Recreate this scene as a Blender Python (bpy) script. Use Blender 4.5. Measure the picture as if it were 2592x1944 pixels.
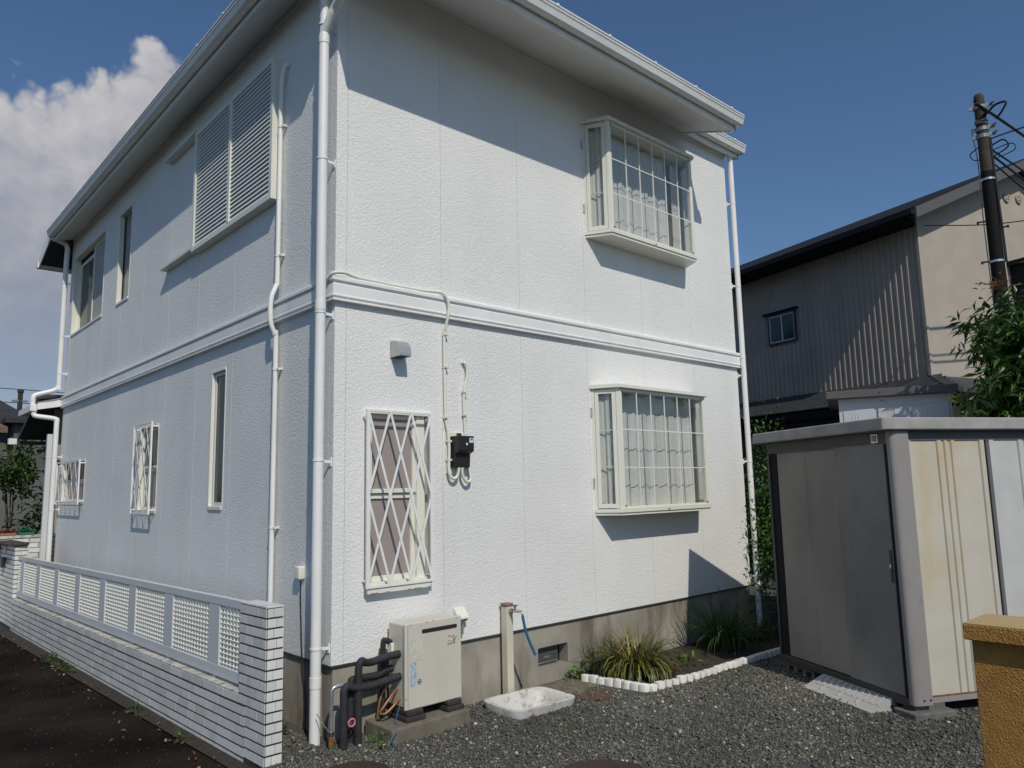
import bpy, bmesh, math, random
import numpy as np
from mathutils import Vector, Matrix, Euler
random.seed(7); rng = np.random.default_rng(7)
for o in list(bpy.data.objects): bpy.data.objects.remove(o)
sc = bpy.context.scene
COL = sc.collection
rad = math.radians

# ------------------------------------------------------------------ camera, sky, sun, exposure
yaw, pitch, roll = .73948, .1377, -.0218
f = Vector((math.sin(yaw)*math.cos(pitch), math.cos(yaw)*math.cos(pitch), math.sin(pitch)))
r = Vector((math.cos(yaw), -math.sin(yaw), 0)); u = r.cross(f)
r2 = r*math.cos(roll)+u*math.sin(roll); u2 = -r*math.sin(roll)+u*math.cos(roll)
cam = bpy.data.objects.new('camera', bpy.data.cameras.new('camera')); COL.objects.link(cam)
m = Matrix((r2, u2, -f)).transposed().to_4x4(); m.translation = Vector((-2.65, -4.8102, 1.68))
cam.matrix_world = m
cam.data.sensor_width = 36; cam.data.lens = 36*1892.32/2592
cam.data.clip_start = .05; cam.data.clip_end = 2000
sc.camera = cam

SUN = Vector((.39, 1, -1.06))            # direction the light travels
el = math.asin(-SUN.normalized().z); az = math.atan2(-SUN.x, -SUN.y)
sd = bpy.data.lights.new('sun', 'SUN'); sd.energy = 3.0; sd.angle = rad(.53); sd.color = (1, .94, .83)
sun = bpy.data.objects.new('sun', sd); COL.objects.link(sun)
sun.rotation_euler = SUN.to_track_quat('-Z', 'Y').to_euler()

world = bpy.data.worlds.new('World'); sc.world = world; world.use_nodes = True
wn, wl = world.node_tree.nodes, world.node_tree.links
for n in list(wn): wn.remove(n)
def N(tree, kind, **kw):
    n = tree.nodes.new(kind)
    for k, v in kw.items():
        if k.startswith('i_'):
            key = k[2:]; key = int(key) if key.isdigit() else key
            n.inputs[key].default_value = v
        else: setattr(n, k, v)
    return n
def math_(tree, op, a, b=None, clamp=False):
    n = tree.nodes.new('ShaderNodeMath'); n.operation = op; n.use_clamp = clamp
    for i, x in enumerate((a, b)):
        if x is None: continue
        if hasattr(x, 'is_linked'): tree.links.new(x, n.inputs[i])
        else: n.inputs[i].default_value = x
    return n.outputs[0]
def smooth(tree, x, lo, hi, a=0., b=1.):
    n = tree.nodes.new('ShaderNodeMapRange'); n.interpolation_type = 'SMOOTHSTEP'
    tree.links.new(x, n.inputs[0])
    for i, v in enumerate((lo, hi, a, b)): n.inputs[i+1].default_value = v
    return n.outputs[0]
def mixc(tree, fac, a, b, mode='MIX'):
    n = tree.nodes.new('ShaderNodeMix'); n.data_type = 'RGBA'; n.blend_type = mode
    for sock, x in ((n.inputs[0], fac), (n.inputs[6], a), (n.inputs[7], b)):
        if hasattr(x, 'is_linked'): tree.links.new(x, sock)
        elif isinstance(x, (int, float)): sock.default_value = x
        else: sock.default_value = (*x, 1) if len(x) == 3 else x
    return n.outputs[2]

wt = world.node_tree
sky = N(wt, 'ShaderNodeTexSky', sky_type='NISHITA', sun_disc=False, sun_elevation=el, sun_rotation=az % (2*math.pi),
        altitude=0, air_density=1.0, dust_density=.6, ozone_density=3.0)
bg = N(wt, 'ShaderNodeBackground'); bg.inputs['Strength'].default_value = .082
wo = N(wt, 'ShaderNodeOutputWorld'); wl.new(bg.outputs[0], wo.inputs[0])
# cumulus bank: a density built from billows in the direction of view
cg = bpy.data.node_groups.new('cloud_density', 'ShaderNodeTree')
cg.interface.new_socket('Vector', in_out='INPUT', socket_type='NodeSocketVector')
cg.interface.new_socket('Density', in_out='OUTPUT', socket_type='NodeSocketFloat')
gi, go = cg.nodes.new('NodeGroupInput'), cg.nodes.new('NodeGroupOutput')
nrm = N(cg, 'ShaderNodeVectorMath', operation='NORMALIZE'); cg.links.new(gi.outputs[0], nrm.inputs[0])
sep = N(cg, 'ShaderNodeSeparateXYZ'); cg.links.new(nrm.outputs[0], sep.inputs[0])
elv = math_(cg, 'ARCSINE', sep.outputs[2]); azi = math_(cg, 'ARCTAN2', sep.outputs[0], sep.outputs[1])
cxy = N(cg, 'ShaderNodeCombineXYZ'); cg.links.new(azi, cxy.inputs[0]); cg.links.new(math_(cg, 'MULTIPLY', elv, 1.15), cxy.inputs[1])
wob = N(cg, 'ShaderNodeTexNoise', noise_dimensions='2D', i_Scale=9., i_Detail=3.); cg.links.new(cxy.outputs[0], wob.inputs['Vector'])
wsc = N(cg, 'ShaderNodeVectorMath', operation='SCALE'); cg.links.new(wob.outputs['Color'], wsc.inputs[0]); wsc.inputs[3].default_value = .05
vad = N(cg, 'ShaderNodeVectorMath', operation='ADD'); cg.links.new(cxy.outputs[0], vad.inputs[0]); cg.links.new(wsc.outputs[0], vad.inputs[1])
acc = None
for s, a in ((10, .085), (24, .045), (58, .02), (130, .009)):
    v = N(cg, 'ShaderNodeTexVoronoi', voronoi_dimensions='2D', feature='SMOOTH_F1', i_Scale=float(s)); v.inputs['Smoothness'].default_value = .25
    cg.links.new(vad.outputs[0], v.inputs['Vector'])
    t = math_(cg, 'MULTIPLY', math_(cg, 'SUBTRACT', .45, v.outputs['Distance']), a)
    acc = t if acc is None else math_(cg, 'ADD', acc, t)
# the bank's top climbs towards the east, then falls away again behind the house
azc = N(cg, 'ShaderNodeClamp'); azc.inputs['Min'].default_value = -1.2; azc.inputs['Max'].default_value = .8; cg.links.new(azi, azc.inputs[0])
top = math_(cg, 'ADD', .462, math_(cg, 'MULTIPLY', math_(cg, 'SUBTRACT', azc.outputs[0], .16), .34))
fall = smooth(cg, azi, .42, .8, 0., .75); top = math_(cg, 'SUBTRACT', top, fall)
fall2 = smooth(cg, azi, -.35, -1.1, 0., .4); top = math_(cg, 'SUBTRACT', top, fall2)
d = math_(cg, 'ADD', math_(cg, 'SUBTRACT', top, elv), acc)
cg.links.new(d, go.inputs[0])
tc = N(wt, 'ShaderNodeTexCoord')
def cd(off):
    a = N(wt, 'ShaderNodeVectorMath', operation='ADD'); wl.new(tc.outputs['Generated'], a.inputs[0]); a.inputs[1].default_value = off
    g = wt.nodes.new('ShaderNodeGroup'); g.node_tree = cg; wl.new(a.outputs[0], g.inputs[0]); return g.outputs[0]
d0 = cd((0, 0, 0)); d1 = cd((-.012, -.004, .013))
edge = smooth(wt, d0, -.008, .026)
relief = math_(wt, 'MULTIPLY', math_(wt, 'SUBTRACT', d0, d1), 9.)
sz = N(wt, 'ShaderNodeSeparateXYZ'); wl.new(tc.outputs['Generated'], sz.inputs[0])
elz = math_(wt, 'ARCSINE', sz.outputs[2])
body = smooth(wt, d0, .0, .2)            # deep inside the bank it is greyer
lit = math_(wt, 'SUBTRACT', math_(wt, 'ADD', .66, relief), math_(wt, 'MULTIPLY', body, .48), clamp=True)
ccol = mixc(wt, lit, (3.5, 3.8, 4.7), (6.9, 6.75, 6.9))
low = smooth(wt, elz, .42, .14)
ccol = mixc(wt, math_(wt, 'MULTIPLY', low, .8), ccol, (3.5, 3.8, 4.6))
cop = math_(wt, 'MULTIPLY', edge, smooth(wt, elz, .02, .30, .50, .97))
skyc = mixc(wt, 1., sky.outputs[0], (.81, .965, 1.09), 'MULTIPLY')
wl.new(mixc(wt, cop, skyc, ccol), bg.inputs[0])

vs = sc.view_settings; vs.view_transform = 'Standard'; vs.look = 'None'; vs.exposure = -.06; vs.gamma = 1; vs.use_curve_mapping = False
sc.render.engine = 'CYCLES'; sc.cycles.max_bounces = 8; sc.cycles.transparent_max_bounces = 12

# ------------------------------------------------------------------ materials
def mat(name, col, rough=.7, metal=0., var=0., vscale=3., bump=0., bscale=60., bdist=.004, spec=.5, stain=None, sscale=1.5, sstretch=1., samt=.6, sthr=(.5, .75), detail=4, transl=0., attr=None, distort=0., coords='Object'):
    M = bpy.data.materials.new(name); M.use_nodes = True; t = M.node_tree
    b = t.nodes['Principled BSDF']; b.inputs['Roughness'].default_value = rough; b.inputs['Metallic'].default_value = metal
    b.inputs['Specular IOR Level'].default_value = spec
    tc = N(t, 'ShaderNodeTexCoord'); co = tc.outputs[coords]
    c = None
    if attr:
        at = N(t, 'ShaderNodeAttribute', attribute_name=attr); c = at.outputs['Color']
    if var:
        n = N(t, 'ShaderNodeTexNoise', i_Scale=vscale, i_Detail=5.); t.links.new(co, n.inputs['Vector'])
        fac = smooth(t, n.outputs[0], .3, .7)
        lo = tuple(x*(1-var) for x in col); hi = tuple(min(1, x*(1+var)) for x in col)
        c2 = mixc(t, fac, lo, hi)
        c = c2 if c is None else mixc(t, .5, c, c2)
    if stain:
        mp = N(t, 'ShaderNodeMapping'); mp.inputs['Scale'].default_value = (1, 1, sstretch); t.links.new(co, mp.inputs[0])
        n = N(t, 'ShaderNodeTexNoise', i_Scale=sscale, i_Detail=6.); n.inputs['Roughness'].default_value = .62; t.links.new(mp.outputs[0], n.inputs['Vector'])
        fac = math_(t, 'MULTIPLY', smooth(t, n.outputs[0], *sthr), samt)
        c = mixc(t, fac, c if c is not None else col, stain)
    if c is not None: t.links.new(c, b.inputs['Base Color'])
    else: b.inputs['Base Color'].default_value = (*col, 1)
    if bump:
        n = N(t, 'ShaderNodeTexNoise', i_Scale=bscale, i_Detail=float(detail)); n.inputs['Distortion'].default_value = distort
        t.links.new(co, n.inputs['Vector'])
        bp = N(t, 'ShaderNodeBump', i_Strength=bump, i_Distance=bdist); t.links.new(n.outputs[0], bp.inputs['Height'])
        t.links.new(bp.outputs[0], b.inputs['Normal'])
    if transl:
        tr = N(t, 'ShaderNodeBsdfTranslucent')
        if c is not None: t.links.new(c, tr.inputs[0])
        else: tr.inputs[0].default_value = (*col, 1)
        mx = N(t, 'ShaderNodeMixShader', i_0=transl); t.links.new(b.outputs[0], mx.inputs[1]); t.links.new(tr.outputs[0], mx.inputs[2])
        t.links.new(mx.outputs[0], t.nodes['Material Output'].inputs[0])
    return M

def glass(name, tint, rough=.02, body=None, bodyamt=0., spec=1.45):
    M = bpy.data.materials.new(name); M.use_nodes = True; t = M.node_tree
    t.nodes.remove(t.nodes['Principled BSDF'])
    fr = N(t, 'ShaderNodeFresnel'); ge = N(t, 'ShaderNodeNewGeometry')
    t.links.new(math_(t, 'ADD', spec, math_(t, 'MULTIPLY', ge.outputs['Backfacing'], 1/spec-spec)), fr.inputs['IOR']); gl = N(t, 'ShaderNodeBsdfGlossy', i_Roughness=rough)
    tr = N(t, 'ShaderNodeBsdfTransparent'); tr.inputs[0].default_value = (*tint, 1)
    base = tr.outputs[0]
    if body:
        df = N(t, 'ShaderNodeBsdfDiffuse'); df.inputs[0].default_value = (*body, 1)
        m0 = N(t, 'ShaderNodeMixShader', i_0=bodyamt); t.links.new(base, m0.inputs[1]); t.links.new(df.outputs[0], m0.inputs[2]); base = m0.outputs[0]
    mx = N(t, 'ShaderNodeMixShader'); t.links.new(fr.outputs[0], mx.inputs[0]); t.links.new(base, mx.inputs[1]); t.links.new(gl.outputs[0], mx.inputs[2])
    t.links.new(mx.outputs[0], t.nodes['Material Output'].inputs[0])
    return M

M = {}
def vary(m_, amt):
    t = m_.node_tree; b = t.nodes['Principled BSDF']; oi = N(t, 'ShaderNodeObjectInfo')
    h = N(t, 'ShaderNodeHueSaturation'); h.inputs['Saturation'].default_value = 1.
    t.links.new(math_(t, 'ADD', 1-amt, math_(t, 'MULTIPLY', oi.outputs['Random'], 2*amt)), h.inputs['Value'])
    l = b.inputs['Base Color'].links[0]; src = l.from_socket; t.links.new(src, h.inputs['Color']); t.links.new(h.outputs[0], b.inputs['Base Color']); return m_
def stucco_mat(name, col, amt, scale, dist):
    m_ = mat(name, col, .6, var=.03, vscale=1.2, stain=(col[0]*.80, col[1]*.80, col[2]*.78), sscale=1.6, sstretch=.15, samt=.22)
    t = m_.node_tree; b = t.nodes['Principled BSDF']; tc = N(t, 'ShaderNodeTexCoord')
    n1 = N(t, 'ShaderNodeTexNoise', i_Scale=scale, i_Detail=3.); n1.inputs['Distortion'].default_value = 1.3
    n2 = N(t, 'ShaderNodeTexVoronoi', i_Scale=scale*1.1)
    n3 = N(t, 'ShaderNodeTexNoise', i_Scale=scale*.5, i_Detail=1.)
    sc3 = N(t, 'ShaderNodeVectorMath', operation='SCALE'); sc3.inputs[3].default_value = .03; ad = N(t, 'ShaderNodeVectorMath', operation='ADD')
    for n in (n1, n3): t.links.new(tc.outputs['Object'], n.inputs['Vector'])
    t.links.new(n3.outputs['Color'], sc3.inputs[0]); t.links.new(tc.outputs['Object'], ad.inputs[0]); t.links.new(sc3.outputs[0], ad.inputs[1]); t.links.new(ad.outputs[0], n2.inputs['Vector'])
    h = math_(t, 'ADD', math_(t, 'MULTIPLY', smooth(t, n1.outputs[0], .38, .62), .7), math_(t, 'MULTIPLY', n2.outputs['Distance'], .6))
    bp = N(t, 'ShaderNodeBump', i_Strength=amt, i_Distance=dist); t.links.new(h, bp.inputs['Height']); t.links.new(bp.outputs[0], b.inputs['Normal'])
    return m_
M['siding'] = stucco_mat('white_stucco_siding', (.79, .785, .765), .66, 58., .0045)
M['white'] = mat('white_paint', (.79, .785, .765), .4, var=.03, stain=(.60, .585, .55), sscale=5, sstretch=.4, samt=.35)
M['soffit'] = mat('soffit_paint', (.70, .69, .66), .6, var=.05, vscale=2)
M['cream'] = mat('cream_aluminium', (.74, .73, .64), .38, var=.02)
M['shade_wall'] = mat('inner_wall', (.35, .33, .30), .9)
M['roofdark'] = mat('dark_roofing', (.05, .052, .058), .7, var=.2, vscale=6)
M['concrete'] = mat('old_concrete', (.30, .275, .23), .9, var=.22, vscale=2.2, bump=.4, bscale=90, bdist=.003, stain=(.10, .078, .05), sscale=3.2, sstretch=.3, samt=.8, sthr=(.46, .70))
M['concrete2'] = mat('dirty_concrete_pad', (.16, .138, .108), .9, var=.2, vscale=6, bump=.6, bscale=70, bdist=.005, stain=(.08, .07, .05), sscale=5, samt=.7)
M['lace'] = None
M['glass'] = glass('window_glass', (.94, .95, .94))
M['frost'] = glass('frosted_glass', (.3, .3, .3), .18, (.37, .315, .30), .88)
M['greenglass'] = glass('dark_green_glass', (.25, .3, .25), .12, (.02, .03, .022), .85, 1.6)
M['skyglass'] = glass('frosted_pane', (.3, .3, .3), .12, (.30, .29, .28), .9, 1.5)
M['screen'] = mat('insect_screen', (.40, .385, .36), .8, var=.03)
M['black'] = mat('black_plastic', (.018, .018, .02), .45)
M['foam'] = mat('black_pipe_foam', (.022, .022, .026), .75, var=.25, vscale=14, bump=.4, bscale=40, bdist=.004)
M['darkrail'] = mat('bronze_frame', (.045, .041, .04), .5, var=.15)
M['steel'] = mat('galvanised_steel', (.55, .56, .58), .35, .8, var=.15, vscale=30)
M['hood'] = mat('vent_hood_metal', (.50, .50, .49), .42, .55)
M['chrome'] = mat('tarnished_chrome', (.45, .45, .45), .3, 1.)
M['copper'] = mat('copper_pipe', (.35, .17, .09), .5, .5, var=.3, vscale=20)
M['heater'] = mat('heater_enamel', (.58, .545, .465), .42, var=.03, vscale=3, stain=(.45, .42, .34), sscale=2.5, sstretch=.4, samt=.35)
M['sticker'] = mat('faded_sticker', (.56, .55, .46), .6, var=.12, vscale=60)
M['bluesticker'] = mat('blue_grey_sticker', (.38, .44, .52), .6, var=.35, vscale=70)
M['bluemark'] = mat('blue_print', (.03, .12, .32), .5)
M['navy'] = mat('navy_print', (.015, .05, .11), .5)
M['red'] = mat('red_print', (.50, .04, .05), .5)
M['rubber'] = mat('dark_rubber', (.035, .031, .027), .8, var=.2, vscale=20, bump=.3, bscale=60)
M['pink'] = mat('pink_handle', (.62, .20, .27), .45)
M['rust'] = mat('rusty_wrap', (.20, .085, .022), .85, var=.3, vscale=40)
M['teal'] = mat('teal_plastic', (.03, .33, .20), .5)
M['hose'] = mat('blue_hose', (.035, .13, .24), .35)
M['post'] = mat('beige_post', (.58, .55, .43), .5, stain=(.52, .40, .22), sscale=5, sstretch=.4, samt=.7)
M['brown'] = mat('brown_cap', (.22, .12, .085), .6, var=.2, vscale=30)
M['basin'] = mat('worn_white_basin', (.58, .57, .54), .65, var=.07, vscale=8, bump=.4, bscale=90, bdist=.003, stain=(.26, .235, .19), sscale=16, samt=.8, sthr=(.50, .68))
M['edging'] = mat('white_edging', (.72, .71, .66), .75, var=.08, vscale=20, bump=.5, bscale=90, bdist=.003, stain=(.28, .25, .19), sscale=25, samt=.6, sthr=(.56, .72))
M['tile'] = mat('white_wall_tile', (.66, .655, .63), .32, var=.05, vscale=9, stain=(.38, .36, .31), sscale=7, samt=.45, sthr=(.55, .75))
vary(M['tile'], .10); vary(M['siding'], .012); vary(M['edging'], .12)
M['mortar'] = mat('dark_mortar', (.035, .032, .028), .95, var=.3, vscale=30)
M['coping'] = mat('weathered_coping', (.50, .49, .45), .7, var=.2, vscale=12, stain=(.10, .09, .07), sscale=9, samt=.7, sthr=(.5, .65))
M['grey_alu'] = mat('grey_white_aluminium', (.60, .615, .63), .4, var=.02)
M['grating'] = mat('cream_white_grating', (.80, .795, .74), .45)
M['shedwall'] = mat('shed_panel', (.50, .47, .40), .5, var=.04, vscale=4, stain=(.50, .36, .15), sscale=1.15, sstretch=.55, samt=.9, sthr=(.46, .72), bump=.05, bscale=8)
M['shedwall2'] = mat('shed_panel_grey', (.49, .485, .475), .5, var=.05, vscale=4, stain=(.42, .38, .32), sscale=1.5, sstretch=.4, samt=.4)
M['sheddoor2'] = mat('shed_front_door_paint', (.235, .22, .20), .8, spec=.2, var=.12, vscale=2, stain=(.15, .145, .135), sscale=1.8, sstretch=.35, samt=.6)
M['sheddoor'] = mat('shed_door_paint', (.28, .25, .22), .8, spec=.2, var=.10, vscale=1.6, stain=(.20, .175, .15), sscale=1.6, sstretch=.35, samt=.6)
M['shedroof'] = mat('shed_roof_band', (.33, .322, .31), .8, spec=.2, var=.12, vscale=6, stain=(.25, .24, .22), sscale=9, samt=.4)
M['shedpost'] = mat('shed_corner_post', (.26, .24, .23), .6, var=.05, vscale=3, stain=(.12, .105, .10), sscale=7, samt=.35, sthr=(.6, .75))
M['block'] = mat('hollow_block', (.13, .125, .115), .95, var=.2, vscale=20, bump=.6, bscale=80, bdist=.004)
M['ramp'] = mat('pale_plastic_ramp', (.42, .415, .40), .55, var=.05, vscale=9, stain=(.32, .30, .26), sscale=8, samt=.5)
def rough_wall(name, col):
    m_ = mat(name, col, .85, var=.12, vscale=14)
    t = m_.node_tree; b = t.nodes['Principled BSDF']; tc = N(t, 'ShaderNodeTexCoord')
    n1 = N(t, 'ShaderNodeTexNoise', i_Scale=115., i_Detail=4.); n1.inputs['Distortion'].default_value = .7
    n2 = N(t, 'ShaderNodeTexVoronoi', i_Scale=140.)
    for n in (n1, n2): t.links.new(tc.outputs['Object'], n.inputs['Vector'])
    h = math_(t, 'ADD', n1.outputs[0], math_(t, 'MULTIPLY', n2.outputs['Distance'], .5))
    bp = N(t, 'ShaderNodeBump', i_Strength=1., i_Distance=.009); t.links.new(h, bp.inputs['Height']); t.links.new(bp.outputs[0], b.inputs['Normal'])
    return m_
M['ochre'] = rough_wall('ochre_rough_render', (.41, .20, .045))
M['ochretop'] = mat('ochre_sandy_top', (.43, .315, .15), .9, var=.07, vscale=60, bump=.5, bscale=220, bdist=.003)
M['corr'] = mat('grey_corrugated_steel', (.43, .36, .295), .5, .0, spec=.3, var=.06, vscale=2, stain=(.27, .24, .21), sscale=1.5, sstretch=.25, samt=.5)
M['stuccobeige'] = mat('beige_stucco', (.39, .34, .285), .9, var=.05, vscale=3, bump=.3, bscale=120, bdist=.004)
M['fasciadark'] = mat('dark_fascia', (.015, .016, .02), .85, spec=.2)
M['barge'] = mat('brown_grey_barge', (.10, .095, .095), .6)
M['tiledark'] = mat('dark_roof_tile', (.035, .037, .042), .55, var=.25, vscale=8)
M['whiteshed'] = mat('white_shed_panel', (.52, .53, .56), .5, var=.04)
M['pole'] = mat('dark_pole_concrete', (.04, .034, .027), .85, var=.3, vscale=10)
M['sheath'] = mat('black_pole_sheath', (.010, .0095, .0095), .75, spec=.15)
M['cable'] = mat('black_cable', (.01, .01, .011), .5)
M['clamp'] = mat('grey_clamp', (.24, .25, .26), .5, .3, var=.3, vscale=60)
M['bark'] = mat('bark', (.09, .065, .045), .9, var=.3, vscale=20, bump=.6, bscale=40)
M['leaf'] = mat('long_leaves', (.06, .12, .022), .38, attr='tint', transl=.32, spec=.6)
M['leaf2'] = mat('shrub_leaves', (.05, .11, .02), .45, attr='tint', transl=.3)
M['blade'] = mat('grass_blades', (.10, .13, .03), .5, attr='tint', transl=.25)
M['pebble'] = mat('crushed_stone', (.12, .12, .11), .8, attr='tint')
M['gravel'] = mat('gravel_bed', (.085, .083, .075), .95, var=.45, vscale=110, bump=1., bscale=120, bdist=.015)
M['soil'] = mat('dark_soil', (.034, .026, .018), .95, var=.35, vscale=25, bump=.8, bscale=45, bdist=.012)
M['soil2'] = mat('pale_dry_soil', (.15, .125, .085), .95, var=.25, vscale=14, bump=.7, bscale=60, bdist=.01)
M['redsoil'] = mat('rusty_soil', (.095, .05, .032), .95, var=.3, vscale=25, bump=.8, bscale=60, bdist=.01)
M['asphalt'] = mat('dark_brown_asphalt', (.0165, .0135, .011), .95, var=.5, vscale=1.3, bump=.7, bscale=170, bdist=.005, stain=(.035, .029, .023), sscale=260, samt=.8, sthr=(.6, .68), spec=.04)
M['iron'] = mat('rusty_iron_cover', (.045, .022, .015), .8, var=.3, vscale=30, bump=.4, bscale=60)
M['earth'] = mat('distant_ground', (.07, .07, .05), .95, var=.3, vscale=.3)
M['farwall'] = mat('far_grey_wall', (.13, .132, .128), .9, var=.1, vscale=2)
M['farroof'] = mat('far_dark_roof', (.03, .03, .033), .8, var=.2, vscale=4)
M['eavebrown'] = mat('brown_eave', (.16, .10, .06), .7)
M['orange'] = mat('orange_flowers', (.40, .09, .03), .7, var=.4, vscale=40)
M['tealpot'] = mat('teal_tray', (.02, .12, .08), .6)
M['darkwood'] = mat('dark_weathered_board', (.055, .045, .036), .9, var=.4, vscale=20, bump=.5, bscale=40)
M['litter'] = mat('dead_leaves', (.2, .1, .05), .9, attr='tint')
def lace_mat():
    m_ = bpy.data.materials.new('lace_curtain'); m_.use_nodes = True; t = m_.node_tree
    b = t.nodes['Principled BSDF']; b.inputs['Roughness'].default_value = .9
    tc = N(t, 'ShaderNodeTexCoord')
    w = N(t, 'ShaderNodeTexWave', wave_type='BANDS', bands_direction='Z', i_Scale=26., i_Distortion=1.5); t.links.new(tc.outputs['Object'], w.inputs['Vector'])
    n = N(t, 'ShaderNodeTexNoise', i_Scale=35., i_Detail=3.); t.links.new(tc.outputs['Object'], n.inputs['Vector'])
    c = mixc(t, math_(t, 'MULTIPLY', w.outputs[0], .7), (.80, .79, .77), (.60, .60, .585))
    c = mixc(t, smooth(t, n.outputs[0], .45, .7), c, (.66, .66, .64))
    t.links.new(c, b.inputs['Base Color'])
    tr = N(t, 'ShaderNodeBsdfTransparent'); mx = N(t, 'ShaderNodeMixShader', i_0=.15)
    t.links.new(b.outputs[0], mx.inputs[1]); t.links.new(tr.outputs[0], mx.inputs[2]); t.links.new(mx.outputs[0], t.nodes['Material Output'].inputs[0])
    return m_
M['lace'] = lace_mat()

# ------------------------------------------------------------------ builders
def FRONT(a, z, d): return (a, -d, z)
def LEFT(a, z, d): return (-d, a, z)
class MB:
    def __init__(s): s.v = []; s.f = []
    def add(s, v, f):
        k = len(s.v); s.v += [tuple(map(float, p)) for p in v]; s.f += [tuple(i+k for i in q) for q in f]; return s
    def box(s, lo, hi):
        (a, b, c), (d, e, g) = lo, hi
        return s.add([(a, b, c), (d, b, c), (d, e, c), (a, e, c), (a, b, g), (d, b, g), (d, e, g), (a, e, g)],
                     [(0, 3, 2, 1), (4, 5, 6, 7), (0, 1, 5, 4), (1, 2, 6, 5), (2, 3, 7, 6), (3, 0, 4, 7)])
    def mbox(s, F, a0, a1, z0, z1, d0, d1):
        P, Q = F(a0, z0, d0), F(a1, z1, d1)
        return s.box([min(x, y) for x, y in zip(P, Q)], [max(x, y) for x, y in zip(P, Q)])
    def wall(s, p, q, t, z0, z1, off=0.):            # upright slab over the plan segment p-q, t thick, shifted to its right
        p, q = Vector(p[:2]), Vector(q[:2]); d = (q-p).normalized(); n = Vector((d.y, -d.x))
        pts = [p+n*off, q+n*off, q+n*(off+t), p+n*(off+t)]
        return s.prism([(x.x, x.y) for x in pts], z0, z1)
    def prism(s, poly, t0, t1, F=lambda a, b, t: (a, b, t)):
        n = len(poly)
        return s.add([F(a, b, t0) for a, b in poly]+[F(a, b, t1) for a, b in poly],
                     [tuple(range(n))[::-1], tuple(range(n, 2*n))]+[(i, (i+1) % n, n+(i+1) % n, n+i) for i in range(n)])
    def obox(s, c, ax, ay, az):                     # box from centre and three half-axis vectors
        c, ax, ay, az = map(Vector, (c, ax, ay, az))
        v = [c+ax*i+ay*j+az*k for k in (-1, 1) for i, j in ((-1, -1), (1, -1), (1, 1), (-1, 1))]
        return s.add(v, [(0, 3, 2, 1), (4, 5, 6, 7), (0, 1, 5, 4), (1, 2, 6, 5), (2, 3, 7, 6), (3, 0, 4, 7)])
    def bar(s, p, q, w, h, up=(0, 0, 1)):
        p, q = Vector(p), Vector(q); d = q-p; x = d.normalized(); y = Vector(up).cross(x).normalized(); z = x.cross(y)
        return s.obox((p+q)/2, d/2, y*w/2, z*h/2)
    def tube(s, path, r, n=12, caps=True):
        P = [Vector(p) for p in path]; R = r if isinstance(r, (list, tuple)) else [r]*len(P)
        k = len(s.v); up = None
        for i, p in enumerate(P):
            t = ((P[min(i+1, len(P)-1)]-P[max(i-1, 0)])).normalized()
            if up is None:
                up = t.orthogonal().normalized()
            else:
                up = (up-t*up.dot(t)).normalized()
            b = t.cross(up)
            s.v += [tuple(p+(up*math.cos(a)+b*math.sin(a))*R[i]) for a in [2*math.pi*j/n for j in range(n)]]
        for i in range(len(P)-1):
            for j in range(n):
                a = k+i*n+j; c = k+i*n+(j+1) % n; s.f.append((a, c, c+n, a+n))
        if caps:
            s.f.append(tuple(range(k, k+n))[::-1]); e = k+(len(P)-1)*n; s.f.append(tuple(range(e, e+n)))
        return s
    def cyl(s, p, q, r, n=16): return s.tube([p, q], r, n)
    def slab(s, F, a0, a1, z0, z1, d0, d1, holes=()):
        A = sorted({a0, a1, *[min(max(h[i], a0), a1) for h in holes for i in (0, 1)]})
        Z = sorted({z0, z1, *[min(max(h[i], z0), z1) for h in holes for i in (2, 3)]})
        def solid(i, j):
            if not (0 <= i < len(A)-1 and 0 <= j < len(Z)-1): return False
            a, z = (A[i]+A[i+1])/2, (Z[j]+Z[j+1])/2
            return not any(h[0] < a < h[1] and h[2] < z < h[3] for h in holes)
        ids = {}
        def V(i, j, d):
            if (i, j, d) not in ids: ids[i, j, d] = len(s.v); s.v.append(tuple(map(float, F(A[i], Z[j], (d0, d1)[d]))))
            return ids[i, j, d]
        for i in range(len(A)-1):
            for j in range(len(Z)-1):
                if not solid(i, j): continue
                for d in (0, 1): s.f.append((V(i, j, d), V(i+1, j, d), V(i+1, j+1, d), V(i, j+1, d)))
                for di, dj, p, q in ((-1, 0, (i, j), (i, j+1)), (1, 0, (i+1, j), (i+1, j+1)), (0, -1, (i, j), (i+1, j)), (0, 1, (i, j+1), (i+1, j+1))):
                    if not solid(i+di, j+dj): s.f.append((V(*p, 0), V(*q, 0), V(*q, 1), V(*p, 1)))
        return s
    def mesh(s, name, material, bevel=0., smooth=None, recalc=True, seg=1):
        me = bpy.data.meshes.new(name); me.from_pydata(s.v, [], s.f)
        if recalc or bevel:
            bm = bmesh.new(); bm.from_mesh(me); bmesh.ops.recalc_face_normals(bm, faces=bm.faces)
            if bevel:
                E = [e for e in bm.edges if len(e.link_faces) == 2 and e.calc_face_angle(0) > .5]
                bmesh.ops.bevel(bm, geom=E, offset=bevel, segments=seg, affect='EDGES', profile=.6, clamp_overlap=True)
            bm.to_mesh(me); bm.free()
        if smooth is not None:
            me.polygons.foreach_set('use_smooth', [True]*len(me.polygons)); me.set_sharp_from_angle(angle=rad(smooth))
        me.materials.append(material); return me
    def build(s, name, material, parent=None, **k):
        return link(name, s.mesh(name, material, **k), parent)
def link(name, me, parent=None, loc=None, rot=None):
    o = bpy.data.objects.new(name, me); COL.objects.link(o)
    if parent: o.parent = parent
    if loc is not None: o.location = loc
    if rot is not None: o.rotation_euler = rot
    return o
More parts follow.
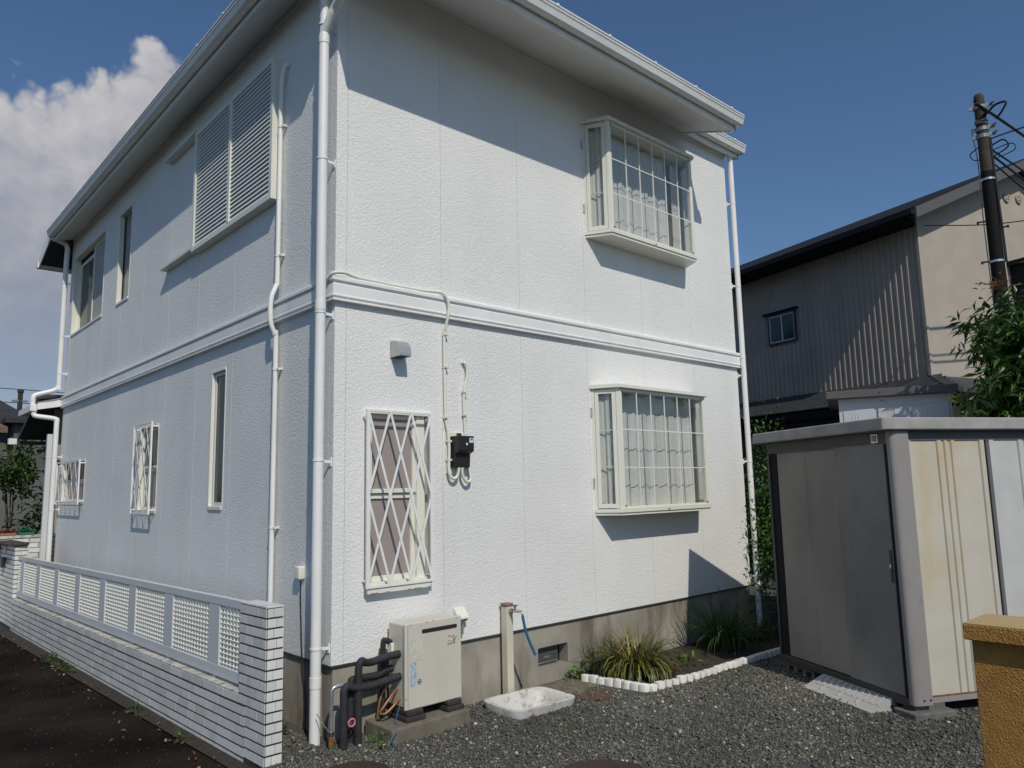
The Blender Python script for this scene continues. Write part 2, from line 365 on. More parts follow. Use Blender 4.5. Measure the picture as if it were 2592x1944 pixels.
def tag(o, label, cat, group=None, kind=None):
    o['label'] = label; o['category'] = cat
    if group: o['group'] = group
    if kind: o['kind'] = kind
    return o
def thing(name, label, cat, loc=(0, 0, 0), rz=0., group=None):
    o = bpy.data.objects.new(name, None); COL.objects.link(o); o.location = loc; o.rotation_euler = (0, 0, rz); o.empty_display_size = .2
    return tag(o, label, cat, group)
def structure(o): o['kind'] = 'structure'; return o
def stuff(o): o['kind'] = 'stuff'; return o
def curve(pts, n=8):                                   # Catmull-Rom through the points
    P = [Vector(p) for p in pts]; P = [P[0]*2-P[1]]+P+[P[-1]*2-P[-2]]; out = []
    for i in range(1, len(P)-2):
        a, b, c, d = P[i-1:i+3]
        for k in range(n):
            t = k/n; out.append(.5*((2*b)+(c-a)*t+(2*a-5*b+4*c-d)*t*t+(3*b-a-3*c+d)*t**3))
    return out+[P[-2]]
def fast_mesh(name, verts, faces, material, tint=None, smooth=False):
    """verts (n,k,3), faces (m,4 or 3) indices into one item; tint (n,3)"""
    n, k, _ = verts.shape; F = np.asarray(faces); mF, c = F.shape
    me = bpy.data.meshes.new(name)
    me.vertices.add(n*k); me.vertices.foreach_set('co', verts.reshape(-1).astype(np.float32))
    idx = (F[None]+(np.arange(n)*k)[:, None, None]).reshape(-1)
    me.loops.add(len(idx)); me.loops.foreach_set('vertex_index', idx.astype(np.int32))
    me.polygons.add(n*mF); me.polygons.foreach_set('loop_start', np.arange(n*mF, dtype=np.int32)*c)
    me.update(calc_edges=True)
    if tint is not None:
        a = me.attributes.new('tint', 'FLOAT_COLOR', 'POINT')
        col = np.concatenate([np.repeat(tint, k, 0), np.ones((n*k, 1))], 1); a.data.foreach_set('color', col.reshape(-1).astype(np.float32))
    if smooth: me.polygons.foreach_set('use_smooth', [True]*(n*mF))
    me.materials.append(material); me.validate(); return me

# ------------------------------------------------------------------ ground
S_ROAD = -.008
structure(MB().add([(-400, -400, -.35), (400, -400, -.35), (400, 400, -.35), (-400, 400, -.35)], [(0, 1, 2, 3)]).build('ground', M['earth'], recalc=False))
GZ = lambda a, b, t: (a, b, t)
yd = MB()
for x0, x1, y0, y1 in ((-.53, 1.225, -9, 0), (1.795, 11, -9, 0), (1.225, 1.795, -9, -.575), (1.225, 1.795, -.175, 0), (-.1, 11, 0, 13)): yd.add([(x0, y0, 0), (x1, y0, 0), (x1, y1, 0), (x0, y1, 0)], [(0, 1, 2, 3)])
yard = yd.build('gravel_yard', M['gravel'], recalc=False); structure(yard)
rd = lambda x, y: (x, y, -.05+S_ROAD*y)
structure(MB().add([rd(-14, -12), rd(-.62, -12), rd(-.62, 0), rd(-.95, 14), rd(-14, 14)], [(0, 1, 2, 3, 4)]).build('road', M['asphalt'], recalc=False))
g = lambda x, y, z=.012: (x, y, -.05+S_ROAD*y+z)
structure(MB().add([g(-.60, -12), g(-.4, -12), g(-.4, 9), g(-.86, 9), g(-.62, -.4)], [(0, 1, 2, 3, 4)]).build('soil_verge', M['soil'], recalc=False))
structure(MB().add([(-8, 13, -.3), (60, 13, -.3), (60, 60, -.3), (-8, 60, -.3)], [(0, 1, 2, 3)]).build('garden_ground', M['soil'], recalc=False))
structure(MB().add([(1.9, -.02, .004), (1.86, -.35, .004), (2.0, -.5, .004), (2.2, -.36, .004), (2.40, -.40, .004), (2.40, -.02, .004)], [(5, 4, 3, 2, 1, 0)]).build('dry_soil', M['soil2'], recalc=False))
structure(MB().add([(1.88, -.46, .008), (1.93, -.62, .008), (2.06, -.72, .008), (2.2, -.62, .008), (2.26, -.5, .008), (2.1, -.43, .008)], [(5, 4, 3, 2, 1, 0)]).build('rusty_soil_patch', M['redsoil'], recalc=False))
structure(MB().add([(2.36, -.01, .02), (2.45, -.76, .02), (4.9, -.82, .02), (6.4, -.3, .02), (6.4, 1.4, .02), (5.46, 1.4, .02), (5.46, -.01, .02)], [(6, 5, 4, 3, 2, 1, 0)]).build('planting_bed', M['soil'], recalc=False))

# ------------------------------------------------------------------ the white house
house = thing('white_house', 'white two-storey stucco house with bay windows and deep eaves', 'house')
W, D, ZW, ZB, ZS = 5.459, 8.58, .4927, 3.15, 5.80
# openings (along, z) in each wall
BAY = [(2.90, 4.36, 1.47, 2.60), (2.90, 4.36, 4.20, 5.31)]
HF = BAY+[(.285, .845, 1.0, 2.275)]
WIN_L = dict(far=(6.56, 8.36, 4.18, 5.44), slim=(5.30, 5.86, 4.18, 5.43), slit=(2.01, 2.36, 1.547, 2.84), g1=(3.87, 4.52, 1.5, 2.46), g2=(7.0, 8.35, 1.6, 2.2))
HL = list(WIN_L.values())+[(1.0, 2.785, 4.2, 5.38)]
shell = MB().slab(FRONT, 0.02, W-.02, ZW-.02, ZS+.02, -.14, -.02, HF).slab(LEFT, .141, D-.02, ZW-.02, ZS+.02, -.14, -.02, HL)
shell.box((W-.14, .141, ZW-.02), (W-.02, D-.021, ZS+.02)).box((.141, D-.14, ZW-.02), (W-.141, D-.02, ZS+.02))
shell.box((.15, .15, ZS-.12), (W-.15, D-.15, ZS-.02)).box((.15, .15, 3.0), (W-.15, D-.15, 3.2)).box((.15, .15, ZW-.02), (W-.15, D-.15, ZW+.03))
shell.build('inner_wall', M['shade_wall'], house)
def panels(F, us, holes):
    for z0, z1 in ((ZW, ZB-.004), (ZB+.004, ZS)):
        for a, b in zip(us[:-1], us[1:]):
            hs = [h for h in holes if h[1] > a and h[0] < b and h[3] > z0 and h[2] < z1]
            MB().slab(F, a+.0014, b-.0014, z0, z1, -.018, 0, hs).build('wall_panel', M['siding'], house)
panels(FRONT, [0., .093, .972, 1.853, 2.735, 3.63, 4.53, W], HF)
panels(LEFT, [.0005, .07, .96, 1.87, 2.79, 3.70, 4.66, 5.62, 6.53, 7.45, D], HL)
FV = (1.982, 2.353, .13, .303)
fo = MB().slab(FRONT, .02, W-.02, -.1, ZW-.022, -.16, -.012, [FV]).slab(LEFT, .161, D-.02, -.1, ZW-.022, -.16, -.012)
fo.box((W-.16, .161, -.1), (W-.02, D-.02, ZW-.022))
fo.build('foundation', M['concrete'], house)
fl = MB().mbox(FRONT, .0, W, ZW-.016, ZW-.001, -.03, .003).mbox(LEFT, .031, D, ZW-.016, ZW-.001, -.03, .003); fl.build('base_flashing', M['darkrail'], house)
gr = MB().mbox(FRONT, FV[0]-.01, FV[1]+.01, FV[2]-.01, FV[3]+.01, -.30, -.12); gr.build('vent_recess', M['black'], house)
gv = link('vent_grille', MB().mbox(FRONT, FV[0], FV[1]-.07, .155, .163, -.075, -.068).mbox(FRONT, FV[0], FV[1]-.07, .285, .292, -.075, -.068).mbox(FRONT, 2.10, 2.17, .195, .212, -.07, -.062).mesh('vent_grille', M['steel']), house)
gb = MB().mbox(FRONT, -.002, .002, .155, .30, -.074, -.07).mesh('grille_bar', M['clamp'])
for i in range(22): link('grille_bar', gb, gv, (FV[0]+.01+i*.0135, 0, 0))
# belt course, mitred round the corner
def belt(F, a0, a1, cut):
    prof = [(0, 3.255), (.028, 3.250), (.045, 3.236), (.045, 3.214), (.026, 3.206), (.026, 3.196), (.036, 3.186), (.036, 3.112), (.041, 3.104), (.041, 3.096), (.028, 3.090), (.028, 3.078), (.040, 3.074), (.040, 3.064), (0, 3.060)]
    n = len(prof); v = [F(a0-(d if cut else 0), z, d) for d, z in prof]+[F(a1, z, d) for d, z in prof]
    return [(v, [tuple(range(n)), tuple(range(n, 2*n))]+[(i, (i+1) % n, n+(i+1) % n, n+i) for i in range(n)])]
for F, a1 in ((FRONT, W+.02), (LEFT, D)):
    b = MB()
    for v, fc in belt(F, 0, a1, True): b.add(v, fc)
    b.build('belt_course', M['white'], house)
# eaves: soffit, fascia and gutter; one roof plane of slope .35 cut at different overhangs
SL = .35
def roofz(d): return 5.80-SL*d
def eave(F, a0, a1, o, name_end=True):
    """soffit from the wall out to overhang o, fascia, roof edge and gutter along [a0,a1]"""
    p = [(0, roofz(0)+.005), (o, roofz(o)+.005), (o, roofz(o)+.03), (0, roofz(0)+.03)]
    MB().prism(p, a0, a1, lambda d, z, t: F(t, z, d)).build('soffit', M['soffit'], house)
    fz = roofz(o)
    MB().prism([(o, fz-.012), (o+.025, fz-.012), (o+.025, fz+.13), (o, fz+.13)], a0, a1, lambda d, z, t: F(t, z, d)).build('fascia', M['white'], house)
    MB().prism([(0, fz+.165+SL*o), (o+.045, fz+.15), (o+.045, fz+.165), (0, fz+.185+SL*o)], a0, a1, lambda d, z, t: F(t, z, d)).build('roof_edge', M['roofdark'], house)
    # end board closing the cut
    for e in (a0, a1-.018): MB().prism([(0, roofz(0)-.008), (o+.025, fz-.016), (o+.025, fz+.14), (0, roofz(0)+.15)], e, e+.018, lambda d, z, t: F(t, z, d)).build('verge_board', M['white'], house)
    g0, zt = o+.03, fz+.145
    pr = [(g0, zt-.10), (g0+.045, zt-.108), (g0+.072, zt-.095), (g0+.088, zt-.05), (g0+.082, zt-.044), (g0+.094, zt-.032), (g0+.094, zt-.024), (g0+.086, zt-.018), (g0+.10, zt-.006), (g0+.10, zt+.006), (g0+.088, zt+.006), (g0+.078, zt-.016), (g0+.078, zt-.04), (g0+.064, zt-.086), (g0+.045, zt-.098), (g0+.008, zt-.09), (g0+.008, zt), (g0, zt)]
    gt = MB().prism(pr, a0-.02, a1+.03, lambda d, z, t: F(t, z, d)); gt = gt.build('gutter', M['white'], house)
    for e in (a0-.021, a1+.027): MB().prism([(g0, zt-.10), (g0+.045, zt-.108), (g0+.072, zt-.095), (g0+.1, zt-.004), (g0, zt)], e, e+.004, lambda d, z, t: F(t, z, d)).build('gutter_end', M['white'], gt)
    k = max(2, int((a1-a0)/.62))
    br = MB().prism([(-.005, -.008), (.012, -.008), (.012, .014), (-.005, .014)], -.012, .012, lambda d, z, t: F(t, z, d)).mesh('gutter_bracket', M['white'])
    for i in range(k): link('gutter_bracket', br, gt, F(a1-.22-i*(a1-a0)/k, zt+.004, g0+.09))
eave(FRONT, -.20, 4.52, .70)
eave(FRONT, 4.525, 5.62, .085)
eave(LEFT, -.34, 8.45, .27)
# frieze mould where soffit meets wall
MB().mbox(FRONT, .0, W, 5.765, 5.80, .0005, .014).build('frieze_trim', M['white'], house)
MB().mbox(LEFT, .0, D, 5.765, 5.80, .0005, .014).build('frieze_trim', M['white'], house)
# hipped roof above, and the rear slope that runs out lower over the back
R0 = 5.98
MB().add([(-.1, -.1, R0), (5.45, -.1, R0), (5.45, 8.6, R0), (-.1, 8.6, R0), (2.7, 2.7, R0+1.05), (2.7, 6.0, R0+1.05), (-.1, -.1, R0-.06), (5.45, -.1, R0-.06), (5.45, 8.6, R0-.06), (-.1, 8.6, R0-.06)],
         [(0, 1, 4), (1, 2, 5, 4), (2, 3, 5), (3, 0, 4, 5), (0, 1, 7, 6), (1, 2, 8, 7), (2, 3, 9, 8), (3, 0, 6, 9), (6, 7, 8, 9)]).build('roof', M['roofdark'], house)
MB().prism([(8.5, 5.78), (9.25, 5.50), (9.25, 5.62), (8.5, 5.90)], -.33, 5.6, lambda a, b, t: (t, a, b)).build('rear_roof', M['roofdark'], house)
MB().prism([(8.5, 5.72), (9.25, 5.45), (9.25, 5.63), (8.5, 5.9)], -.345, -.331, lambda a, b, t: (t, a, b)).build('verge_board', M['white'], house)
MB().box((-.36, 9.26, 5.45), (5.6, 9.36, 5.55)).build('gutter', M['white'], house)
# lower roof over the rear porch
MB().prism([(8.62, 3.20), (9.5, 3.05), (9.5, 3.13), (8.62, 3.28)], -.33, .4, lambda a, b, t: (t, a, b)).build('porch_roof', M['roofdark'], house)
MB().prism([(9.3, 3.10), (10.4, 2.68), (10.4, 2.74), (9.3, 3.18)], -.29, 4., lambda a, b, t: (t, a, b)).build('porch_rear_roof', M['roofdark'], house)
MB().box((-.44, 8.62, 3.0), (-.34, 9.55, 3.09)).build('porch_gutter', M['white'], house)
MB().box((-.30, 10.42, 2.60), (3.9, 10.50, 2.66)).build('porch_gutter', M['roofdark'], house)
MB().box((-.42, 10.42, 2.60), (-.301, 10.52, 2.70)).build('porch_gutter_end', M['white'], house)
MB().prism([(-.35, 3.03), (-.01, 3.10), (-.01, 3.24), (-.35, 3.15)], 8.585, 8.61, lambda a, b, t: (a, t, b)).build('eave_end_board', M['white'], house)
MB().box((-.178, 8.63, -.1), (-.108, 8.70, 2.66)).build('porch_post', M['grey_alu'], house)
MB().box((.0, 9.1, -.1), (4.4, 9.2, 3.1)).build('porch_wall', M['shade_wall'], house)

# bay windows
def bay(zb, zt, curtain_gap):
    A, B, C, Dd = (2.773, -.001), (2.902, -.238), (4.352, -.238), (4.481, -.001)
    root = MB()
    ex = lambda k: [(A[0]-k*.9, .0), (B[0]-k*.6, B[1]-k), (C[0]+k*.6, C[1]-k), (Dd[0]+k*.9, .0)]
    root.prism(ex(.0), zb, zb+.025); root.prism(ex(.012), zb+.026, zb+.058)
    w = root.build('bay_window', M['cream'], house)
    cap = MB(); cap.prism(ex(.03), zt-.045, zt-.012); n = 4
    lo = ex(.03); hi = [(lo[0][0]+.02, 0), (lo[1][0]+.05, -.02), (lo[2][0]-.05, -.02), (lo[3][0]-.02, 0)]
    cap.add([(x, y, zt-.011) for x, y in lo]+[(x, y, zt+.03) for x, y in hi], [(0, 1, 5, 4), (1, 2, 6, 5), (2, 3, 7, 6), (0, 1, 2, 3), (4, 5, 6, 7), (3, 0, 4, 7)])
    cap.build('roof_cap', M['cream'], w, bevel=.003)
    z0, z1 = zb+.059, zt-.046
    fr = MB(); dv = (Vector(B)-Vector(A)).normalized()
    fr.box((B[0]+.002, B[1]+.002, z0), (B[0]+.048, B[1]+.045, z1)).box((C[0]-.048, C[1]+.002, z0), (C[0]-.002, C[1]+.045, z1))
    fr.box((B[0]+.049, B[1]+.006, z0), (C[0]-.049, B[1]+.04, z0+.022)).box((B[0]+.049, B[1]+.006, z1-.03), (C[0]-.049, B[1]+.04, z1))
    fr.build('window_frame', M['cream'], w, bevel=.002)
    for P, Q, sg in ((A, B, 1), (Dd, C, -1)):
        P, Q = Vector(P), Vector(Q); d = (Q-P).normalized(); L = (Q-P).length
        s = MB(); T = lambda t: tuple(P+d*t); off = -.03 if sg > 0 else 0
        s.wall(T(.0), T(.028), .03, z0, z1, off).wall(T(L-.030), T(L-.004), .03, z0, z1, off)
        s.build('side_frame', M['cream'], w)
        s = MB(); off2 = off+.004
        s.wall(T(.031), T(.066), .022, z0+.008, z1-.008, off2).wall(T(L-.072), T(L-.033), .022, z0+.008, z1-.008, off2)
        s.wall(T(.066), T(L-.072), .022, z0+.008, z0+.048, off2).wall(T(.066), T(L-.072), .022, z1-.05, z1-.008, off2)
        sa = s.build('side_sash', M['cream'], w, bevel=.002)
        MB().wall(T(.064), T(L-.070), .004, z0+.046, z1-.048, off2+.009).build('pane', M['glass'], w)
        for k in (1, 2):
            zz = z0+.048+(z1-z0-.098)*k/3; MB().wall(T(.066), T(L-.072), .008, zz-.005, zz+.005, off2+(.018 if sg < 0 else -.002)).build('glazing_bar', M['cream'], w)
        if sg > 0:
            for zz in (z0+.2, z1-.27): MB().box((A[0]-.02, -.012, zz), (A[0]-.004, -.001, zz+.09)).build('hinge', M['steel'], w)
            for t, zz in ((.07, z0+.05), (L-.076, z0+.05), (.07, z1-.05), (L-.076, z1-.05)): MB().wall(T(t-.006), T(t+.008), .012, zz-.007, zz+.007, off2-.008).build('pane_clip', M['brown'], w)
    MB().box((B[0]+.049, B[1]+.014, z0+.022), (C[0]-.049, B[1]+.018, z1-.03)).build('pane', M['glass'], w)
    for x in (3.180, 3.404, 3.628, 3.852, 4.076): MB().box((x-.0045, B[1]+.004, z0+.022), (x+.0045, B[1]+.013, z1-.03)).build('glazing_bar', M['white'], w)
    for k in (1, 2):
        zz = z0+.022+(z1-z0-.052)*k/3; MB().box((B[0]+.049, B[1]+.001, zz-.0045), (C[0]-.049, B[1]+.0035, zz+.0045)).build('glazing_bar', M['white'], w)
    for x, zz in ((B[0]+.046, z0+.03), (C[0]-.05, z0+.03), (B[0]+.046, z1-.03), (C[0]-.05, z1-.03), (3.6, zb+.04)): MB().box((x-.009, B[1]-.0165 if zz < z0 else B[1]-.004, zz-.007), (x+.009, B[1]+.004, zz+.007)).build('pane_clip', M['brown'], w)
    # curtains: gathered lace hanging just inside the front and the left side glass
    def cloth(p, q, za, zb2, waves, amp, sag=0., seed=0):
        rr = random.Random(seed); ph = [rr.uniform(0, 6) for _ in range(6)]
        p, q = Vector(p), Vector(q); d = (q-p); n = Vector((-d.y, d.x)).normalized(); b = MB(); nu, nv = 140, 14
        for j in range(nv+1):
            for i in range(nu+1):
                t = i/nu; v = j/nv; ww = amp*(.35+.65*(1-v))
                o = ww*(math.sin(waves*6.283*t+ph[0]+.5*math.sin(9*t+ph[1]))+.5*math.sin(waves*2.3*6.283*t+ph[2]+v))
                x = p+d*t+n*o; z = za+(zb2-za)*v - (sag*abs(math.sin(waves*.5*6.283*t+ph[3]))*(1-v) if j == 0 else 0) - (.016*(1+math.sin(waves*.55*6.283*t+ph[4])) if j == nv else 0)
                b.v.append((x.x, x.y, z))
        for j in range(nv):
            for i in range(nu): a = j*(nu+1)+i; b.f.append((a, a+1, a+nu+2, a+nu+1))
        return b.build('curtain', M['lace'], w, smooth=180, recalc=False)
    for i, (a, b) in enumerate(curtain_gap):
        cloth((a, -.06), (b, -.06), z0+.012, z1-.012, 7*(b-a)/1.4+2, .014, .02, i+int(zb*10))
    cloth((2.84, .0), (2.90, -.12), z0+.01, z1-.03, 1.5, .012, 0, 9)
    MB().box((2.86, .02, zb+.06), (4.4, .022, zt-.05)).build('inner_curtain', M['lace'], w)
    return w
bay(1.40, 2.655, [(2.93, 4.33)])
bay(4.138, 5.385, [(2.93, 4.06), (4.18, 4.34)])

# lattice-barred window on the front
def framed(F, a0, a1, z0, z1, d0, d1, t, name, material, parent, bevel=.002):
    return MB().mbox(F, a0, a0+t, z0, z1, d0, d1).mbox(F, a1-t, a1, z0, z1, d0, d1).mbox(F, a0+t, a1-t, z0, z0+t, d0, d1).mbox(F, a0+t, a1-t, z1-t, z1, d0, d1).build(name, material, parent, bevel=bevel)
w = framed(FRONT, .262, .856, .985, 2.285, -.10, .018, .035, 'window', M['cream'], house)
MB().mbox(FRONT, .725, .80, 1.02, 2.25, -.10, -.01).build('jamb', M['cream'], w)
framed(FRONT, .30, .725, 1.66, 2.25, -.055, -.02, .032, 'upper_sash', M['cream'], w)
framed(FRONT, .30, .725, 1.02, 1.655, -.075, -.04, .036, 'lower_sash', M['cream'], w)
MB().mbox(FRONT, .33, .70, 1.69, 2.22, -.04, -.036).build('pane', M['frost'], w)
MB().mbox(FRONT, .33, .70, 1.05, 1.62, -.06, -.056).build('pane', M['frost'], w)
MB().mbox(FRONT, .28, .85, .99, 2.28, -.20, -.15).build('curtain', M['screen'], w)
def lattice(F, a0, a1, z0, z1, d, n, rows, bw, post, label):
    """n diamonds across, each bar a straight flat strip crossing the whole grille"""
    g = MB().mbox(F, a0-post/2, a0+post/2, z0-.01, z1+.01, d-.012, d+.006).mbox(F, a1-post/2, a1+post/2, z0-.01, z1+.01, d-.012, d+.006)
    g.mbox(F, a0+post/2, a1-post/2, z0-.012, z0+.008, d-.010, d+.002).mbox(F, a0+post/2, a1-post/2, z1-.006, z1+.012, d-.010, d+.002)
    for a in (a0, a1):
        for z in (z0+.04, z1-.04): g.mbox(F, a-.006, a+.006, z-.008, z+.008, 0, d-.013)
    g = g.build('window_grille', M['white'], house, bevel=.0015)
    dx = (a1-a0)/n; dz = (z1-z0)/rows; s = dz/dx
    for sgn, off in ((1, .0005), (-1, -.0055)):
        for k in range(-rows, n+rows+1):
            # line a = a0 + k*dx + sgn*(z1-z)/s
            zs = sorted([z1-(x-a0-k*dx)*s*sgn for x in (a0, a1)])
            lo, hi = max(z0, zs[0]), min(z1, zs[1])
            if hi-lo < dz*.3: continue
            P = [F(a0+k*dx+sgn*(z1-z)/s, z, d+off) for z in (lo, hi)]
            MB().bar(P[0], P[1], bw, .004, up=F(0, 0, 1)).build('lattice_bar', M['white'], g)
    return g
lattice(FRONT, .243, .808, 1.0, 2.262, .075, 3, 2, .018, .028, '')
MB().mbox(FRONT, .25, .80, .955, .988, .045, .066).mbox(FRONT, .30, .36, .975, .989, .0, .045).mbox(FRONT, .68, .74, .975, .989, .0, .045).build('grille_rail', M['cream'], house)
# left wall openings
def leftwin(key, rec, inner):
    a0, a1, z0, z1 = WIN_L[key]
    w = MB().mbox(LEFT, a1-.03, a1+.004, z0, z1, -rec, .008).mbox(LEFT, a0-.004, a0+.012, z0, z1, -rec, .004).mbox(LEFT, a0+.012, a1-.03, z0-.012, z0+.022, -rec, .012).mbox(LEFT, a0+.012, a1-.03, z1-.02, z1+.006, -rec, .008)
    w = w.build('window', M['cream'], house, bevel=.002); inner(w, a0+.012, a1-.03, z0+.022, z1-.02, rec); 
    MB().mbox(LEFT, a0-.02, a1+.02, z0-.02, z1+.02, -.30, -.20).build('room_shade_panel', M['black'], w)  # black slab behind the pane, its colour standing in for the unlit room
    return w
def in_far(w, a0, a1, z0, z1, rec):
    mid = 7.42
    framed(LEFT, a0, mid, z0, z1, -rec+.01, -rec+.03, .035, 'screen_sash', M['cream'], w); MB().mbox(LEFT, a0+.035, mid-.035, z0+.035, z1-.035, -rec+.016, -rec+.02).build('insect_screen', M['screen'], w)
    framed(LEFT, mid+.003, a1, z0, z1-.08, -rec-.03, -rec+.005, .045, 'sash', M['cream'], w); MB().mbox(LEFT, mid+.04, a1-.04, z0+.04, z1-.12, -rec-.02, -rec-.016).build('pane', M['greenglass'], w)
    MB().mbox(LEFT, mid+.003, a1, z1-.08, z1, -rec-.03, -rec-.02).build('transom', M['black'], w)
leftwin('far', .085, in_far)
def in_slim(w, a0, a1, z0, z1, rec):
    MB().mbox(LEFT, a0, a1, z0, z1, -rec, -rec+.005).build('pane', M['skyglass'], w); MB().mbox(LEFT, a1-.02, a1, z0, z1, -rec+.006, -rec+.02).build('gasket', M['black'], w)
leftwin('slim', .07, in_slim)
def in_slit(w, a0, a1, z0, z1, rec):
    framed(LEFT, a0, a1, z0, z1, -rec, -rec+.02, .035, 'sash', M['grey_alu'], w); MB().mbox(LEFT, a0+.03, a1-.03, z0+.03, z1-.03, -rec+.004, -rec+.008).build('pane', M['greenglass'], w)
leftwin('slit', .04, in_slit)
def in_g(w, a0, a1, z0, z1, rec):
    m_ = (z0+z1)/2; framed(LEFT, a0, a1, z0, m_, -rec-.02, -rec+.0, .03, 'sash', M['cream'], w); framed(LEFT, a0, a1, m_+.001, z1, -rec, -rec+.02, .03, 'sash', M['cream'], w)
    MB().mbox(LEFT, a0+.02, a1-.02, z0+.02, m_-.02, -rec-.012, -rec-.008).build('pane', M['frost'], w); MB().mbox(LEFT, a0+.02, a1-.02, m_+.02, z1-.02, -rec+.008, -rec+.012).build('pane', M['greenglass'], w)
leftwin('g1', .05, in_g); leftwin('g2', .05, in_g)
lattice(LEFT, 3.88, 4.52, 1.485, 2.475, .075, 3, 2, .011, .03, '')
lattice(LEFT, 7.0, 8.40, 1.585, 2.195, .075, 5, 1, .013, .03, '')
# louvred sliding shutters with the rails they run out on
sh = framed(LEFT, .955, 2.83, 4.13, 5.42, .0, .085, .05, 'louvre_shutter', M['cream'], house)
MB().mbox(LEFT, 1.86, 1.91, 4.18, 5.37, .04, .088).build('centre_stile', M['cream'], sh)
sl = MB().prism([(.060, .017), (.066, .018), (.077, -.012), (.072, -.017)], 0, .852, lambda d, z, t: LEFT(t, z, d)).mesh('slat', M['white'])
for i in range(29):
    for a in (1.006, 1.911): link('slat', sl, sh, LEFT(a, 4.20+i*.0412, 0))
MB().mbox(LEFT, 1.0, 2.79, 4.17, 5.38, .03, .045).build('back_sheet', M['grey_alu'], sh)
MB().mbox(LEFT, 2.831, 3.81, 5.435, 5.452, .0, .085).mbox(LEFT, 2.831, 3.81, 5.453, 5.475, .07, .085).build('top_rail', M['cream'], house)
MB().mbox(LEFT, 2.831, 3.81, 4.165, 4.18, .0, .085).mbox(LEFT, 2.831, 3.81, 4.181, 4.2, .07, .085).mbox(LEFT, 2.831, 3.81, 4.181, 4.2, .0, .012).build('bottom_rail', M['cream'], house)

# downpipes, conduits
def pipe_run(name, path, r, mat_, parent, collars=(), n=16):
    o = MB().tube(path, r, n).build(name, mat_, parent, smooth=40)
    for (x, y, z) in collars: MB().cyl((x, y, z-.035), (x, y, z+.035), r*1.09, 18).build('collar', mat_, o, smooth=40)
    return o
def clip(o, p, q, r):
    p, q = Vector(p), Vector(q)
    MB().cyl(p-Vector((0, 0, .008)), p+Vector((0, 0, .008)), r*1.1, 16).bar(p, q, .008, .02).obox(q, (.004, 0, 0), (0, .012, 0), (0, 0, .03)).build('pipe_clip', M['white'], o)
dp = pipe_run('downpipe', [(-.1, .03, -.02), (-.1, .03, 5.12)], .0375, M['white'], house, [(-.1, .03, 3.02), (-.1, .03, .40), (-.1, .03, 5.10)])
MB().tube(curve([(-.1, .03, 5.12), (-.1, .03, 5.3), (-.115, .02, 5.5), (-.14, .0, 5.72)], 5), .034, 16).build('upper_pipe', M['white'], dp, smooth=40)
MB().tube(curve([(-.1, .03, 5.16), (-.085, -.06, 5.27), (-.08, -.14, 5.33), (-.09, -.45, 5.42), (-.1, -.66, 5.5)], 6), .034, 16).build('elbow', M['white'], dp, smooth=40)
for z in (5.22, 4.14, 2.97, 1.90, .62): clip(dp, (-.1, .03, z), (-.004, .03, z-.01), .0375)
dp = pipe_run('downpipe', [(5.505, -.06, .03), (5.505, -.06, 5.80)], .032, M['white'], house)
for z in (5.15, 4.09, 3.19, 2.97, 1.93, .595): clip(dp, (5.505, -.06, z), (5.455, -.004, z), .032)
dp = pipe_run('downpipe', curve([(-.33, 8.44, 5.74), (-.2, 8.46, 5.71), (-.1, 8.48, 5.64), (-.1, 8.48, 5.3), (-.1, 8.48, 3.5), (-.1, 8.48, 3.40), (-.16, 8.49, 3.33), (-.38, 8.52, 3.25), (-.42, 8.52, 3.20), (-.42, 8.52, 3.1)], 6), .036, M['white'], house)
pipe_run('downpipe', curve([(-.40, 8.52, 3.0), (-.40, 8.52, 2.95), (-.36, 8.51, 2.92), (-.14, 8.47, 2.89), (-.1, 8.46, 2.84), (-.1, 8.46, 2.6), (-.1, 8.46, -.05)], 6), .036, M['white'], house)
MB().box((-.46, 8.47, 2.99), (-.37, 8.57, 3.10)).build('rainwater_head', M['white'], house, bevel=.008)
for z in (5.05, 4.2, 3.6, 2.3, 1.5): clip(dp, (-.1, 8.48 if z > 3 else 8.46, z), (-.004, 8.47, z), .036)
cd_ = pipe_run('conduit', curve([(.0, .83, 5.29), (-.03, .84, 5.285), (-.04, .87, 5.2), (-.04, .89, 5.0), (-.04, .89, 4.2), (-.04, .89, 3.45), (-.05, .89, 3.36), (-.088, .89, 3.25), (-.088, .89, 3.06), (-.05, .89, 2.95), (-.04, .89, 2.86), (-.04, .89, 1.4), (-.04, .89, 0)], 6), .020, M['white'], house, n=12)
for z in (4.75, 3.62, 2.67, 1.41): MB().cyl((-.04, .89, z-.01), (-.04, .89, z+.01), .024, 12).box((-.04, .84, z-.008), (-.001, .872, z+.008)).build('pipe_clip', M['cream'], cd_)
# small cable box near the corner with its drop wire
cb = MB().mbox(LEFT, .395, .475, 1.045, 1.14, 0, .05).build('cable_box', M['cream'], house, bevel=.012, seg=3, smooth=40)
MB().tube(curve([(-.02, .43, 1.05), (-.012, .43, .8), (-.012, .40, .5), (-.012, .34, .25), (-.03, .30, .0)], 6), .004, 6).build('wire', M['cable'], cb)
# extractor hood
hd = MB().mbox(FRONT, .474, .585, 2.685, 2.822, 0, .006)
prof = [(.006, 2.818), (.05, 2.818), (.095, 2.80), (.125, 2.765), (.135, 2.715), (.135, 2.69), (.006, 2.69)]
hd.prism(prof, .478, .581, lambda d, z, t: FRONT(t, z, d)); hd = hd.build('vent_hood', M['hood'], house, bevel=.002)
MB().mbox(FRONT, .485, .575, 2.6875, 2.6895, .02, .128).build('hood_mouth', M['black'], hd)

